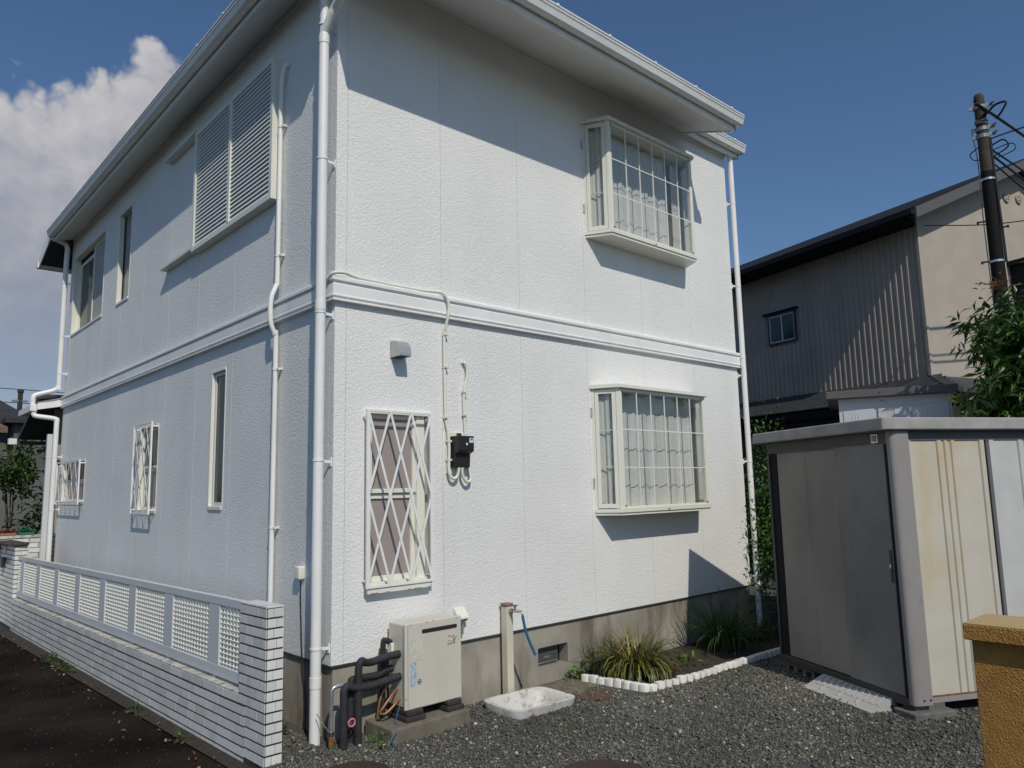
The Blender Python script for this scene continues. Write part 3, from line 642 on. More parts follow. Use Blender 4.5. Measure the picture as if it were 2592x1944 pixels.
# service cables
sv = MB().tube(curve([(-.05, .06, 3.2), (-.05, .0, 3.24), (-.03, -.045, 3.262), (.05, -.05, 3.272), (.13, -.03, 3.266), (.25, -.022, 3.262), (.7, -.02, 3.262), (.86, -.03, 3.268), (.94, -.05, 3.265), (.985, -.062, 3.22), (1.0, -.062, 3.15), (.995, -.06, 3.08), (.985, -.035, 2.98), (.982, -.02, 2.9), (.985, -.02, 2.5), (.99, -.02, 2.25), (1.005, -.03, 2.13), (1.01, -.035, 2.0), (1.005, -.035, 1.86), (1.012, -.04, 1.79), (1.045, -.045, 1.762), (1.08, -.05, 1.785), (1.09, -.06, 1.85)], 7), .0125, 10).build('service_cable', M['cream'], house, smooth=60)
for z in (2.93, 2.66, 2.25, 2.06, 1.91): MB().box((.972+(.02 if z < 2.2 else 0), -.045, z-.008), (1.012+(.02 if z < 2.2 else 0), -.001, z+.008)).build('cable_clip', M['cream'], sv)
sv = MB().tube(curve([(1.175, .0, 2.715), (1.185, -.025, 2.715), (1.205, -.03, 2.68), (1.207, -.03, 2.6), (1.18, -.025, 2.48), (1.178, -.02, 2.35), (1.184, -.02, 2.25), (1.19, -.02, 2.1), (1.2, -.025, 1.9), (1.215, -.035, 1.83), (1.225, -.04, 1.76), (1.2, -.045, 1.735), (1.165, -.048, 1.74), (1.13, -.052, 1.79), (1.12, -.06, 1.85)], 7), .0125, 10).build('service_cable', M['cream'], house, smooth=60)
for z in (2.47, 2.28): MB().box((1.164, -.045, z-.008), (1.204, -.001, z+.008)).build('cable_clip', M['cream'], sv)

em = thing('electric_meter', 'black electricity meter on a white backboard on the front wall', 'electric meter', (1.1, 0, 1.95))
def lc(o): return Vector(o.location)
def sub(mb, o):
    c = o.location; mb.v = [(x-c.x, y-c.y, z-c.z) for x, y, z in mb.v]; return mb
sub(MB().mbox(FRONT, .995, 1.225, 1.80, 2.135, .001, .012).mbox(FRONT, 1.225, 1.24, 1.79, 1.83, .001, .012), em).build('backboard', M['cream'], em, bevel=.002)
sub(MB().prism([(.013, 2.10), (.125, 2.10), (.125, 1.985), (.118, 1.975), (.075, 1.955), (.07, 1.85), (.013, 1.85)], 1.035, 1.195, lambda d, z, t: FRONT(t, z, d)), em).build('meter_case', M['black'], em, bevel=.006, seg=2)
sub(MB().mbox(FRONT, 1.09, 1.118, 2.10, 2.125, .03, .06), em).build('hanging_lug', M['black'], em)
pl = sub(MB().mbox(FRONT, 1.145, 1.188, 2.045, 2.083, .1255, .127), em).build('display_plate', M['grey_alu'], em)
sub(MB().mbox(FRONT, 1.156, 1.178, 2.068, 2.076, .1275, .1285), em).build('digit_window', M['black'], pl)
sub(MB().mbox(FRONT, 1.158, 1.176, 2.085, 2.089, .1255, .127), em).build('red_label', M['red'], em)
sub(MB().cyl((1.118, -.1255, 2.034), (1.118, -.130, 2.034), .009, 14), em).build('seal_knob', M['white'], em)

# ------------------------------------------------------------------ water heater and its pipes
pad = sub(MB().box((.25, -.375, -.05), (.915, -.03, .099)), thing('concrete_pad', 'low stained concrete pad under the beige water heater', 'concrete pad', (.58, -.2, 0)))
pad.build('slab', M['concrete2'], bpy.data.objects['concrete_pad'], bevel=.01, seg=2)
for i, (a, lab) in enumerate((((.40, .56), 'dark rubber block under the water heater nearer the black pipes'), ((.75, .90), 'dark rubber block under the water heater nearer the water tap'))):
    t = MB()
    for k, e in ((0, 0), (1, .012)): t.prism([(a[0]+e, -.33+e), (a[1]-e, -.33+e), (a[1]-e, -.08), (a[0]+e, -.08)], .1+k*.037, .135+k*.037)
    tag(t.build('rubber_block', M['rubber'], bevel=.01, seg=2), lab, 'block', 'rubber blocks under the water heater')
wh = thing('water_heater', 'beige gas water heater with a dark slit vent on the front', 'water heater', (.67, -.16, .174))
sub(MB().box((.43, -.255, .176), (.905, -.05, .74)), wh).build('cabinet', M['heater'], wh, bevel=.014, seg=4)
cov = sub(MB().box((.418, -.283, .165), (.917, -.256, .748)), wh).build('front_cover', M['heater'], wh, bevel=.012, seg=4)
sub(MB().prism([(x+.571+(.289 if i < 8 else 0), z+.681) for i, (x, z) in enumerate([(.013*math.sin(t*math.pi/7), .013*math.cos(t*math.pi/7)) for t in range(8)]+[(-.013*math.sin(t*math.pi/7), -.013*math.cos(t*math.pi/7)) for t in range(8)])], -.2838, -.2876, lambda a, b, t: (a, t, b)), wh).build('flue_slot', M['black'], wh)
sub(MB().box((.572, -.2892, .6845), (.86, -.2878, .688)).box((.572, -.2892, .674), (.86, -.2878, .677)), wh).build('flue_louvre', M['rubber'], wh)
sub(MB().box((.437, -.2862, .185), (.441, -.2835, .735)), wh).build('cover_seam', M['hood'], wh)
for a0, a1, z0, z1, mm, nm in ((.463, .565, .49, .637, 'sticker', 'instruction_sticker'), (.461, .51, .322, .480, 'bluesticker', 'gas_sticker'), (.781, .86, .557, .628, 'sticker', 'maker_plate')):
    sub(MB().box((a0, -.2848, z0), (a1, -.2834, z1)), wh).build(nm, M[mm], wh)
ri = MB()
for k in range(20):
    a, b = 2*math.pi*k/20, 2*math.pi*(k+1)/20; q = lambda an, r_, y: (.537+r_*math.cos(an), y, .343+1.15*r_*math.sin(an))
    ri.add([q(a, .012, -.2848), q(b, .012, -.2848), q(b, .017, -.2848), q(a, .017, -.2848)], [(0, 1, 2, 3)])
ri.box((.527, -.2852, .338), (.547, -.2836, .348)); sub(ri, wh).build('round_mark', M['bluemark'], wh, recalc=False)
def text(s, size, loc, material, parent, name, shear=0., sx=1.):
    c = bpy.data.curves.new(name, 'FONT'); c.body = s; c.size = size; c.extrude = .0004; c.align_x = 'CENTER'; c.shear = shear
    o = bpy.data.objects.new(name, c); COL.objects.link(o); bpy.context.view_layer.update()
    me = bpy.data.meshes.new_from_object(o.evaluated_get(bpy.context.evaluated_depsgraph_get())); bpy.data.objects.remove(o); bpy.data.curves.remove(c)
    me.materials.clear(); me.materials.append(material)
    ob = link(name, me, parent, Vector(loc)-parent.location, (rad(90), 0, 0)); ob.scale.x = sx; return ob
text('Rinnai', .024, (.822, -.2856, .607), M['red'], wh, 'red_lettering', .15)
text('V', .062, (.841, -.2856, .566), M['navy'], wh, 'letter_mark', .25)
text('ユコ', .020, (.801, -.2856, .571), M['navy'], wh, 'small_lettering', .2)
sub(MB().bar((.787, -.2854, .558), (.858, -.2854, .566), .001, .004), wh).build('underline', M['navy'], wh)
for x, z in ((.46, .742), (.60, .742), (.66, .748), (.87, .742), (.424, .25)): sub(MB().cyl((x, -.286, z-.004), (x, -.282, z-.004), .004, 8), wh).build('screw', M['clamp'], wh)
sub(MB().box((.405, -.13, .50), (.4285, -.075, .60)), wh).build('cable_cover', M['cream'], wh, bevel=.004)
sub(MB().tube(curve([(.425, -.17, .30), (.36, -.2, .27), (.29, -.2, .20), (.27, -.19, .17), (.31, -.2, .16), (.37, -.21, .2), (.43, -.2, .24)], 7), .009, 8), wh).build('copper_loop', M['copper'], wh, smooth=60)
sub(MB().tube(curve([(.425, -.13, .33), (.38, -.12, .32), (.32, -.12, .24), (.30, -.11, .1), (.30, -.1, 0)], 7), .008, 8), wh).build('copper_pipe', M['copper'], wh, smooth=60)
sub(MB().tube(curve([(.42, -.22, .20), (.37, -.25, .14), (.34, -.28, .11), (.345, -.31, .1), (.32, -.35, .085), (.25, -.40, .07), (.22, -.41, .045), (.25, -.42, .02), (.22, -.43, 0)], 6), .0035, 6), wh).build('blue_cord', M['hose'], wh)
def foam(name, path, label, r=.024, extra=None):
    o = thing(name, label, 'pipe', path[-1], 0, 'black foam-wrapped pipes beside the heater')
    p = sub(MB().tube(curve(path, 6), r, 14), o); p.build('insulation', M['foam'], o, smooth=60)
    for k in range(3):
        i = 2+k*5; c = curve(path, 6)
        if i+1 < len(c): sub(MB().tube([c[i], c[i]+(c[i+1]-c[i])*.4], r*1.06, 14), o).build('tape_band', M['rubber'], o, smooth=60)
    if extra: extra(o)
    return o
foam('insulated_pipe', [(.435, -.19, .535), (.33, -.18, .528), (.22, -.175, .513), (.165, -.18, .518), (.125, -.19, .535), (.105, -.19, .50), (.103, -.19, .42), (.103, -.188, .2), (.103, -.188, -.03)], 'upper black insulated pipe running from the heater side down to the gravel', .026)
def valve(o):
    hw = MB()
    c = Vector((.022, -.245, .172))
    for k in range(6):
        a = math.pi/3*k; b = a+math.pi/3; f_ = lambda t, rr: c+Vector((rr*math.cos(t), 0, rr*math.sin(t)))
        hw.tube(curve([f_(a, .026), f_(a+.26, .022), f_(a+.52, .025), f_(b-.26, .022), f_(b, .026)], 3), .0055, 6)
    sub(hw, o).build('valve_handle', M['pink'], o, smooth=60)
    sub(MB().cyl((.0, -.205, .172), (.022, -.245, .172), .009, 10), o).build('valve_stem', M['chrome'], o)
foam('insulated_pipe', [(.435, -.2, .385), (.33, -.198, .378), (.2, -.195, .362), (.08, -.195, .372), (.02, -.198, .392), (-.01, -.2, .375), (-.014, -.2, .32), (-.013, -.2, .15), (-.012, -.2, -.03)], 'lower black insulated pipe with a pink tap wheel on its upright', .026, valve)
foam('insulated_pipe', [(.42, -.12, .43), (.36, -.11, .42), (.30, -.11, .40), (.10, -.14, .415), (.075, -.14, .38), (.073, -.14, .2), (.073, -.14, -.03)], 'rear black insulated pipe closest to the house foundation', .024)
foam('insulated_pipe', [(.425, -.09, .6), (.38, -.09, .62), (.365, -.085, .60), (.36, -.085, .4), (.36, -.085, .1)], 'short black insulated pipe tucked behind the heater cabinet', .02)
sp = thing('steel_pipe', 'thin galvanised steel pipe with a rusty wrapped foot beside the downpipe', 'pipe', (-.082, -.162, 0))
sub(MB().tube(curve([(.0, -.17, .398), (-.05, -.165, .398), (-.075, -.163, .385), (-.082, -.162, .34), (-.082, -.162, .12)], 6), .0125, 12), sp).build('pipe', M['steel'], sp, smooth=60)
sub(MB().cyl((-.082, -.162, .095), (-.082, -.162, .12), .021, 8), sp).build('union_nut', M['chrome'], sp)
sub(MB().cyl((-.082, -.162, .02), (-.082, -.162, .095), .0175, 10), sp).build('wrapping', M['rust'], sp)
sub(MB().cyl((-.082, -.162, -.01), (-.082, -.162, .022), .013, 10), sp).build('green_plug', M['teal'], sp)
sub(MB().tube(curve([(-.09, -.15, .115), (-.1, -.1, .15), (-.13, -.05, .22)], 5), .003, 5), sp).build('earth_wire', M['clamp'], sp)
hb = thing('junction_cover', 'small cream sloped cover on the wall behind the heater corner', 'cover', (1.1, 0, .7))
sub(MB().prism([(0, .755), (.02, .755), (.075, .685), (.075, .67), (0, .67)], 1.055, 1.16, lambda d, z, t: FRONT(t, z, d)), hb).build('cover', M['cream'], hb, bevel=.003)
sub(MB().cyl((1.145, -.05, .655), (1.145, -.05, .6695), .014, 10), hb).build('brass_fitting', M['copper'], hb); sub(MB().cyl((1.13, -.03, .55), (1.13, -.03, .668), .007, 8), hb).build('drop_pipe', M['clamp'], hb)

# ------------------------------------------------------------------ tap post, hose, basin
tp = thing('tap_post', 'beige square post with a brown cap and a garden tap', 'water tap post', (1.567, -.065, 0))
sub(MB().box((1.532, -.1, -.05), (1.602, -.03, .715)), tp).build('post', M['post'], tp, bevel=.006, seg=2)
sub(MB().box((1.527, -.106, .716), (1.607, -.024, .74)), tp).build('post_cap', M['brown'], tp, bevel=.005)
tpb = sub(MB().cyl((1.567, -.101, .683), (1.567, -.135, .683), .017, 14).cyl((1.567, -.135, .683), (1.562, -.215, .69), .012, 12).cyl((1.565, -.165, .69), (1.565, -.165, .725), .009, 10), tp).build('tap_body', M['chrome'], tp, smooth=40)
sub(MB().bar((1.54, -.165, .728), (1.592, -.17, .728), .01, .008).cyl((1.565, -.165, .722), (1.565, -.165, .735), .012, 10), tp).build('tap_handle', M['chrome'], tp)
sub(MB().tube(curve([(1.562, -.21, .69), (1.558, -.24, .692), (1.556, -.26, .68), (1.556, -.265, .65)], 5), .009, 10), tp).build('spout', M['chrome'], tp, smooth=60)
hs = MB().tube(curve([(1.556, -.265, .662), (1.562, -.268, .62), (1.58, -.272, .54), (1.61, -.278, .46), (1.645, -.285, .385), (1.665, -.29, .345)], 6), .0115, 12)
tag(hs.build('garden_hose', M['hose'], smooth=60), 'short blue hose hanging from the tap above the basin', 'hose')
bs = MB(); ringdef = [(.30, .21, .0, -.03), (.315, .235, .0, .048), (.312, .238, .0, .058), (.285, .205, .0, .058), (.272, .19, 0, .05), (.262, .182, 0, .0), (.232, .152, 0, -.075)]
NN = 48
for (a, b, o, z) in ringdef:
    for k in range(NN):
        t = 2*math.pi*k/NN; c, s = math.cos(t), math.sin(t); e = .32
        x = a*math.copysign(abs(c)**e, c); y = b*math.copysign(abs(s)**e, s); an = rad(-3)
        bs.v.append((x*math.cos(an)-y*math.sin(an), x*math.sin(an)+y*math.cos(an), z))
for i in range(len(ringdef)-1):
    for k in range(NN): bs.f.append((i*NN+k, i*NN+(k+1) % NN, (i+1)*NN+(k+1) % NN, (i+1)*NN+k))
bs.f.append(tuple(range((len(ringdef)-1)*NN, len(ringdef)*NN)))
o = bs.build('drain_basin', M['basin'], smooth=50); o.location = (1.51, -.375, 0); tag(o, 'shallow worn white drain basin on the gravel below the tap', 'basin')

# ------------------------------------------------------------------ planting bed edging and plants
ed = thing('garden_edging', 'low white scalloped block edging around the planting bed', 'edging', (2.46, -.79, 0))
eb = MB()
for x0, x1 in ((-.039, .0385),): eb.prism([(x0, -.028), (x0+.012, -.034), (x1-.012, -.034), (x1, -.028), (x1, .028), (x0, .028)], -.04, .058)
EB = [eb.mesh('edging_block', M['edging'], bevel=.009, seg=2, smooth=50)]
eb2 = MB(); eb2.prism([(-.036, -.03), (-.02, -.04), (.015, -.04), (.036, -.026), (.036, .028), (-.036, .026)], -.04, .052); EB.append(eb2.mesh('edging_block', M['edging'], bevel=.011, seg=2, smooth=50))
path = [Vector((2.355, -.15)), Vector((2.46, -.79)), Vector((3.1, -.835)), Vector((4.55, -.86)), Vector((4.85, -.79))]
for a, b in zip(path[:-1], path[1:]):
    d_ = b-a; n = max(1, int(d_.length/.081))
    for i in range(n):
        p = a+d_*((i+.5)/n); an = math.atan2(d_.y, d_.x)+random.uniform(-.05, .05)
        link('edging_block', random.choice(EB), ed, (p.x-2.46, p.y+.79, random.uniform(-.006, .004)), (random.uniform(-.05, .05), random.uniform(-.04, .04), an))

def blades(n, R0, H, wid, cols, lean=.8, seed=0, segs=5, droop=1.):
    g_ = np.random.default_rng(seed); V = np.zeros((n, (segs+1)*2, 3)); T = np.zeros((n, 3))
    for i in range(n):
        a = g_.uniform(0, 2*math.pi); r0 = R0*math.sqrt(g_.uniform())*.45; ln = H*g_.uniform(.7, 1.25); le = lean*g_.uniform(.15, 1.); b = a+g_.normal(0, .5)
        d_ = np.array([math.cos(b), math.sin(b), 0]); s_ = np.array([-d_[1], d_[0], 0]); p = np.array([r0*math.cos(a), r0*math.sin(a), 0.]); th = math.pi/2-le*.45
        wv = wid*g_.uniform(.6, 1.2); tw = g_.uniform(-.6, .6)
        for k in range(segs+1):
            t = k/segs; ww = wv*(1-.85*t**1.6)*(.6+.4*min(1, t*3))
            sd_ = s_*math.cos(tw)+np.array([0, 0, 1])*math.sin(tw)*.5
            V[i, 2*k] = p+sd_*ww; V[i, 2*k+1] = p-sd_*ww
            p = p+(d_*math.cos(th)+np.array([0, 0, 1.])*math.sin(th))*ln/segs; th -= le*droop*.5*(1+t)
        T[i] = np.array(cols[g_.integers(len(cols))])*g_.uniform(.75, 1.25)
    return V, [(2*k, 2*k+1, 2*k+3, 2*k+2) for k in range(segs)], T
def clump(name, label, cat, loc, group=None, **k):
    V, F_, T = blades(**k); o = thing(name, label, cat, loc, 0, group)
    stuff(link('blades', fast_mesh('blades', V, F_, M['blade'], T), o)); return o
GY = [(.17, .17, .03), (.12, .15, .03), (.08, .11, .025), (.22, .19, .05), (.10, .08, .03)]
clump('lily_clump', 'bushy yellow-green clump of arching strappy leaves in the sunny bed', 'plant', (2.80, -.38, .02), n=640, R0=.40, H=.41, wid=.0105, cols=GY, lean=1.7, seed=1)
clump('lily_clump', 'darker small clump of upright blue-green blades at the bed corner by the wall', 'plant', (2.56, -.16, .02), n=90, R0=.14, H=.30, wid=.0035, cols=[(.05, .07, .05), (.07, .09, .06)], lean=.9, seed=2)
clump('tall_grass', 'tall dark green grass growing in the shed shadow', 'plant', (4.2, -.42, .02), n=260, R0=.42, H=.52, wid=.008, cols=[(.03, .07, .012), (.045, .095, .018)], lean=1.0, seed=3)
clump('low_grass', 'low sprawling dark grass at the house corner beside the far downpipe', 'plant', (4.95, -.30, .02), n=300, R0=.7, H=.26, wid=.006, cols=[(.02, .05, .012), (.035, .07, .016)], lean=1.5, seed=4)
def leafy(name, label, cat, loc, R, n, size, cols, seed, group=None):
    V, F_, T = leaves(n, lambda g_: ell(g_, R), size, seed, cols); o = thing(name, label, cat, loc, 0, group)
    stuff(link('leaf_tuft', fast_mesh('leaf_tuft', V, F_, M['leaf2'], T), o)); return o
def ell(g_, R):
    v = g_.normal(size=3); v /= np.linalg.norm(v); v *= g_.uniform(.35, 1)**.5; v = v*np.array(R)
    return v, v/np.array(R)
LEAF_F = [(0, 1, 4, 3), (1, 2, 5, 4), (3, 4, 7, 6), (4, 5, 8, 7)]
def leaves(n, place, size, seed, cols, ratio=.42, droop=.5, dirf=None):
    """each leaf: 3x3 grid, folded along the midrib and pointed"""
    g_ = np.random.default_rng(seed); V = np.zeros((n, 9, 3)); T = np.zeros((n, 3))
    for i in range(n):
        p, out = place(g_) if dirf is None else dirf(g_, i)
        d_ = out/(np.linalg.norm(out)+1e-6)+g_.normal(0, .45, 3); d_[2] -= droop*g_.uniform(0, 1); d_ /= np.linalg.norm(d_)
        s_ = np.cross(d_, g_.normal(size=3)*.6+np.array([0, 0, 1.])); s_ /= np.linalg.norm(s_)+1e-6; nn = np.cross(s_, d_)
        L = size*g_.uniform(.65, 1.25); w = L*ratio*.5
        for k, (t, ww, dz) in enumerate(((0, .25, 0), (.5, 1., 0), (1, .06, -.22))):
            c = p+d_*L*t+nn*L*dz
            V[i, 3*k] = c-s_*w*ww+nn*w*.35*ww; V[i, 3*k+1] = c; V[i, 3*k+2] = c+s_*w*ww+nn*w*.35*ww
        T[i] = np.array(cols[g_.integers(len(cols))])*g_.uniform(.7, 1.3)
    return V, LEAF_F, T
GR = [(.05, .11, .018), (.08, .16, .02), (.035, .08, .015), (.11, .19, .03)]
leafy('weed', 'small bright weed at the foot of the foundation by the bed corner', 'weed', (2.30, -.07, .03), (.05, .04, .05), 26, .05, [(.12, .22, .03)], 11)
leafy('weed', 'green weed growing beside the heater pad under the blue cord', 'weed', (.20, -.33, .03), (.07, .07, .05), 70, .035, [(.06, .15, .02), (.1, .2, .03)], 12)
leafy('weed', 'round-leaved green weed just inside the bed corner', 'weed', (2.40, -.10, .06), (.05, .06, .05), 14, .09, [(.09, .20, .03)], 13)
leafy('weed', 'yellowing weed beside the heater pad next to the basin', 'weed', (1.02, -.12, .03), (.05, .04, .03), 26, .035, [(.25, .2, .04), (.2, .1, .03)], 14)
leafy('weed', 'broad-leaved weed between the lily clump and the tall grass', 'weed', (3.42, -.52, .04), (.16, .14, .04), 40, .075, [(.07, .16, .025), (.16, .17, .05)], 15)
leafy('weed', 'mossy weed strip along the foot of the tiled wall near its far gatepost', 'weed', (-.70, 4.6, -.07), (.06, .7, .05), 260, .045, [(.035, .07, .015), (.05, .09, .02)], 16)
leafy('weed', 'tiny weed at the tiled wall foot close to the near pillar', 'weed', (-.64, .95, -.04), (.04, .08, .04), 30, .04, [(.06, .11, .02)], 17)
leafy('weed', 'small weed halfway along the tiled wall foot', 'weed', (-.66, 2.0, -.05), (.04, .1, .04), 40, .04, [(.05, .09, .02)], 18)
leafy('weed', 'weed tuft on the shaded soil behind the near tiled pillar', 'weed', (-.20, .5, .03), (.10, .22, .04), 90, .05, [(.05, .08, .02), (.09, .1, .03)], 19)

for i, (x, y, wh_) in enumerate(((3.05, -1.15, 'in front of the bed edging midway along it'), (2.45, -1.75, 'in the middle of the open yard'), (2.05, -2.1, 'nearest the drain cover at the picture bottom'), (1.35, -1.0, 'between the basin and the drain cover'), (2.9, -2.75, 'nearest the shed corner and its footing plate'))):
    leafy('weed', 'tiny green weed in the gravel '+wh_, 'weed', (x, y, .012), (.03, .03, .012), 16, .022, [(.07, .13, .025), (.12, .15, .04)], 60+i, 'tiny weeds in the gravel')

# ------------------------------------------------------------------ tiled garden wall with its fence
TH = rad(.97)
def local(o, tilt=True):
    o.rotation_euler = (-.008 if tilt else 0, 0, TH); return o
gw = local(thing('garden_wall', 'low white tiled garden wall ending in a taller near pillar', 'garden wall', (-.523, -.126, 0)))
gb_ = MB().box((.0002, .3, -.25), (.112, 7.80, .358)); gb_.box((.0002, .0002, -.25), (.110, .2995, .948)).box((.0002, .301, .36), (.110, .392, .948)); gb_.build('core', M['mortar'], gw)
_tc = {}
def tile(parent, F, a0, a1, z0, z1, d=.004, proud=0., mm='tile'):
    d = .004
    key = (round(a1-a0, 3), round(z1-z0, 3), F.__name__, mm)
    if key not in _tc:
        _tc[key] = MB().mbox(F, 0, a1-a0, 0, z1-z0, -d, .001).mesh('tile', M[mm], bevel=.0004)
    return link('tile', _tc[key], parent, F(a0, z0, proud), (0, 0, 0))
def LF(a, z, d): return (-d, a, z)
def FF(a, z, d): return (a, -d, z)
PIT, TH_ = .0638, .0525
J = .0013
for k in range(15):
    z = k*PIT
    cuts = [0., .11, .29, .392] if k % 2 == 0 else [0., .035, .20, .29, .392]
    if z+TH_ < .36: cuts = [c for c in cuts if c <= .29]
    for a, b in zip(cuts[:-1], cuts[1:]): tile(gw, LF, a+(J if a else .0), b-J, z, z+TH_, .004, random.uniform(-.0008, .0008))
    cuts = [0., .050, .118] if k % 2 == 0 else [0., .070, .118]
    for a, b in zip(cuts[:-1], cuts[1:]): tile(gw, FF, a+(J if a else .009), b-J*.5, z, z+TH_, .004, random.uniform(-.0008, .0008))
for a in (0., .13, .26): MB().box((.0, a+.001, .9495), (.118, min(a+.129, .392), .962)).build('top_tile', M['tile'], gw, bevel=.002)
rows = 7
for k in range(rows):
    z1 = .377-.012-k*PIT if k else .365; z0 = z1-TH_ if k else z1-.05
    a = .292; first = (.115, .20, .06, .17, .09, .227, .14)[k]; i = 0
    while a < 7.79:
        Lt = first if i == 0 else (.112 if random.random() < .1 else .227)
        b = min(a+Lt, 7.80); tile(gw, LF, a+J, b-J, z0, z1, .004, random.uniform(-.0012, .0012)); a = b; i += 1
for i in range(12):
    a = .293+i*.626; MB().box((.002, a, .3655), (.118, min(a+.622, 7.80), .379)).build('coping_tile', M['coping'], gw, bevel=.003)
fn = local(thing('lattice_fence', 'white metal fence of grating panels on top of the tiled wall', 'fence', (-.523, -.126, 0)))
X0, X1 = .048, .085
MB().box((X0, .394, .893), (X1, 7.79, .952)).build('top_rail', M['grey_alu'], fn, bevel=.004, seg=2)
MB().box((X0, .394, .402), (X1, 7.79, .478)).build('bottom_rail', M['grey_alu'], fn, bevel=.004, seg=2)
pm = MB().box((X0+.002, 0, .478), (X1-.002, .195, .893)).mesh('fence_post', M['grey_alu'], bevel=.003)
posts = [.86+.938*i for i in range(8)]
for p in posts: link('fence_post', pm, fn, (0, p, 0))
ft = MB().box((X0+.01, 0, .380), (X1-.01, .03, .402)).mesh('foot', M['grey_alu'])
for p in posts: link('foot', ft, fn, (0, p+.08, 0))
edges = [.394]+[x for p in posts for x in (p, p+.195)]+[7.79]
hb_ = {}
for a, b in zip(edges[::2], edges[1::2]):
    Lg = b-a-.004; n = max(2, round(Lg/.058))
    pn = MB()
    for i in range(n+1):
        y = a+.003+(Lg-.004)*i/n; pn.box((X0+.010, y-.0015, .4785), (X0+.027, y+.0015, .8925))
    pn = stuff(pn.build('grating_fins', M['grating'], fn))
    key = round(Lg, 3)
    if key not in hb_: hb_[key] = MB().box((X0+.008, 0, -.0026), (X0+.026, Lg, .0026)).mesh('grating_bar', M['grating'])
    for k in range(12): link('grating_bar', hb_[key], fn, (0, a+.002, .4975+.0342*k))
# far gatepost
gp = local(thing('gatepost', 'far white tiled gatepost with a dark board on top', 'gatepost', (-.523, -.126, 0)), False)
GX, GY0 = .0, 7.81
for (dx) in (0,):
    MB().box((.0002, GY0+.0002, -.3), (.152, 9.6, 1.02)).build('core', M['mortar'], gp)
for k in range(17):
    z = -.06+k*PIT
    for c, (a, b) in enumerate(((0., .075), (.075, .16)) if k % 2 else ((0., .05), (.05, .16))): 
        t = tile(gp, FF, a+J, b-J, z, z+TH_, .004); t.location = (a+J, GY0, z)
    a = GY0; i = 0
    while a < 9.58:
        b = min(a+((.11 if k % 2 else .227) if i == 0 else .227), 9.6); tile(gp, LF, a+J, b-J, z, z+TH_); a = b; i += 1
gpc = MB().prism([(-.10, GY0-.02), (.13, GY0-.05), (.17, GY0+.03), (.15, GY0+.6), (.16, 9.6), (-.12, 9.6)], 1.025, 1.065).build('dark_board', M['darkwood'], gp, bevel=.008)
MB().box((-.014, 8.42, .90), (-.002, 8.52, 1.0)).build('name_plate', M['white'], gp); MB().box((-.05, 8.40, .70), (-.002, 8.54, .84)).build('letter_slot', M['black'], gp)
# return wall of brick tiles behind it
bw = thing('brick_tile_wall', 'sunlit white brick-tile wall behind the far gatepost', 'garden wall', (-.45, 8.72, 0))
MB().box((-.6, .0002, -.2), (2.2, .12, 1.085)).build('core', M['mortar'], bw)
for k in range(16):
    z = 1.085-(k+1)*.0745; off = (.12 if k % 2 else 0)+random.uniform(-.01, .01)
    a = -.6-off
    while a < .75:
        b = a+.245; tile(bw, FF, max(a, -.6)+.004, b-.004, z, z+.066).location = (max(a, -.6)+.004, 0, z); a = b
MB().box((-.62, -.015, 1.086), (2.2, .13, 1.125)).build('coping', M['coping'], bw)
for x0, x1, mm, lab, nm in ((-.31, -.03, 'orange', 'tray of orange-red flowers on the brick-tile wall', 'flower_tray'), (.0, .20, 'tealpot', 'teal planter tray on the brick-tile wall beside the orange flowers', 'planter_tray')):
    t = thing(nm, lab, 'planter', (-.45+(x0+x1)/2, 8.79, 1.126)); h = (x1-x0)/2
    MB().box((-h, -.05, 0), (h, .05, .04)).build('tray', M['tealpot' if mm == 'tealpot' else 'brown'], t, bevel=.006)
    V, F_, T = leaves(150, lambda g_: (np.array([g_.uniform(-h, h), g_.uniform(-.05, .05), g_.uniform(.03, .075)]), np.array([0, 0, 1.])), .035, 5, [(.22, .055, .025), (.15, .035, .018)] if mm == 'orange' else [(.025, .15, .09), (.03, .18, .12)], ratio=.9)
    stuff(link('blooms', fast_mesh('blooms', V, F_, M['leaf2'], T), t))

# ------------------------------------------------------------------ storage shed
SH = thing('storage_shed', 'weathered grey metal storage shed with two sliding doors', 'shed', (3.185, -2.557, 0), -.488)
# local: +y runs along the door front (far end 1.556), +x along the ribbed side, outward of the doors is -x
LW, LL, z0, z1 = 1.556, 2.9, .10, 2.01
SB = lambda a, z, d: (-d, a, z)       # door face mapping
SSd = lambda a, z, d: (a, -d, z)      # ribbed side mapping
MB().box((.03, .03, z0), (LL-.03, LW-.03, z1)).build('inner_box', M['shedwall2'], SH)
MB().mbox(SB, .0, LW, z0-.03, z0+.028, -.06, .012).build('door_sill', M['darkrail'], SH, bevel=.004)
MB().mbox(SB, .03, LW-.05, z0+.029, z0+.036, -.02, .008).mbox(SB, .03, LW-.05, z0+.029, z0+.045, -.028, -.021).build('door_track', M['darkrail'], SH)
MB().mbox(SB, .0, LW, 1.94, z1+.03, -.05, .010).build('door_header', M['darkrail'], SH)
MB().mbox(SB, LW-.13, LW-.032, z0+.03, 1.939, -.03, .0).build('rear_jamb', M['fasciadark'], SH)
MB().mbox(SB, LW-.03, LW, z0+.03, 1.939, -.05, .012).build('end_post', M['darkrail'], SH)
MB().mbox(SB, -.0, .030, z0+.03, 1.939, -.03, .008).build('near_jamb', M['fasciadark'], SH)
MB().slab(SB, .58, LW-.133, z0+.04, 1.945, -.018, -.004).build('rear_door', M['sheddoor'], SH, bevel=.003)
fd = MB().slab(SB, .032, .606, z0+.038, 1.948, .0, .014).build('front_door', M['sheddoor2'], SH, bevel=.003)
MB().mbox(SB, 1.0, 1.006, z0+.05, 1.94, -.0037, -.0025).build('fold_line', M['sheddoor'], SH)
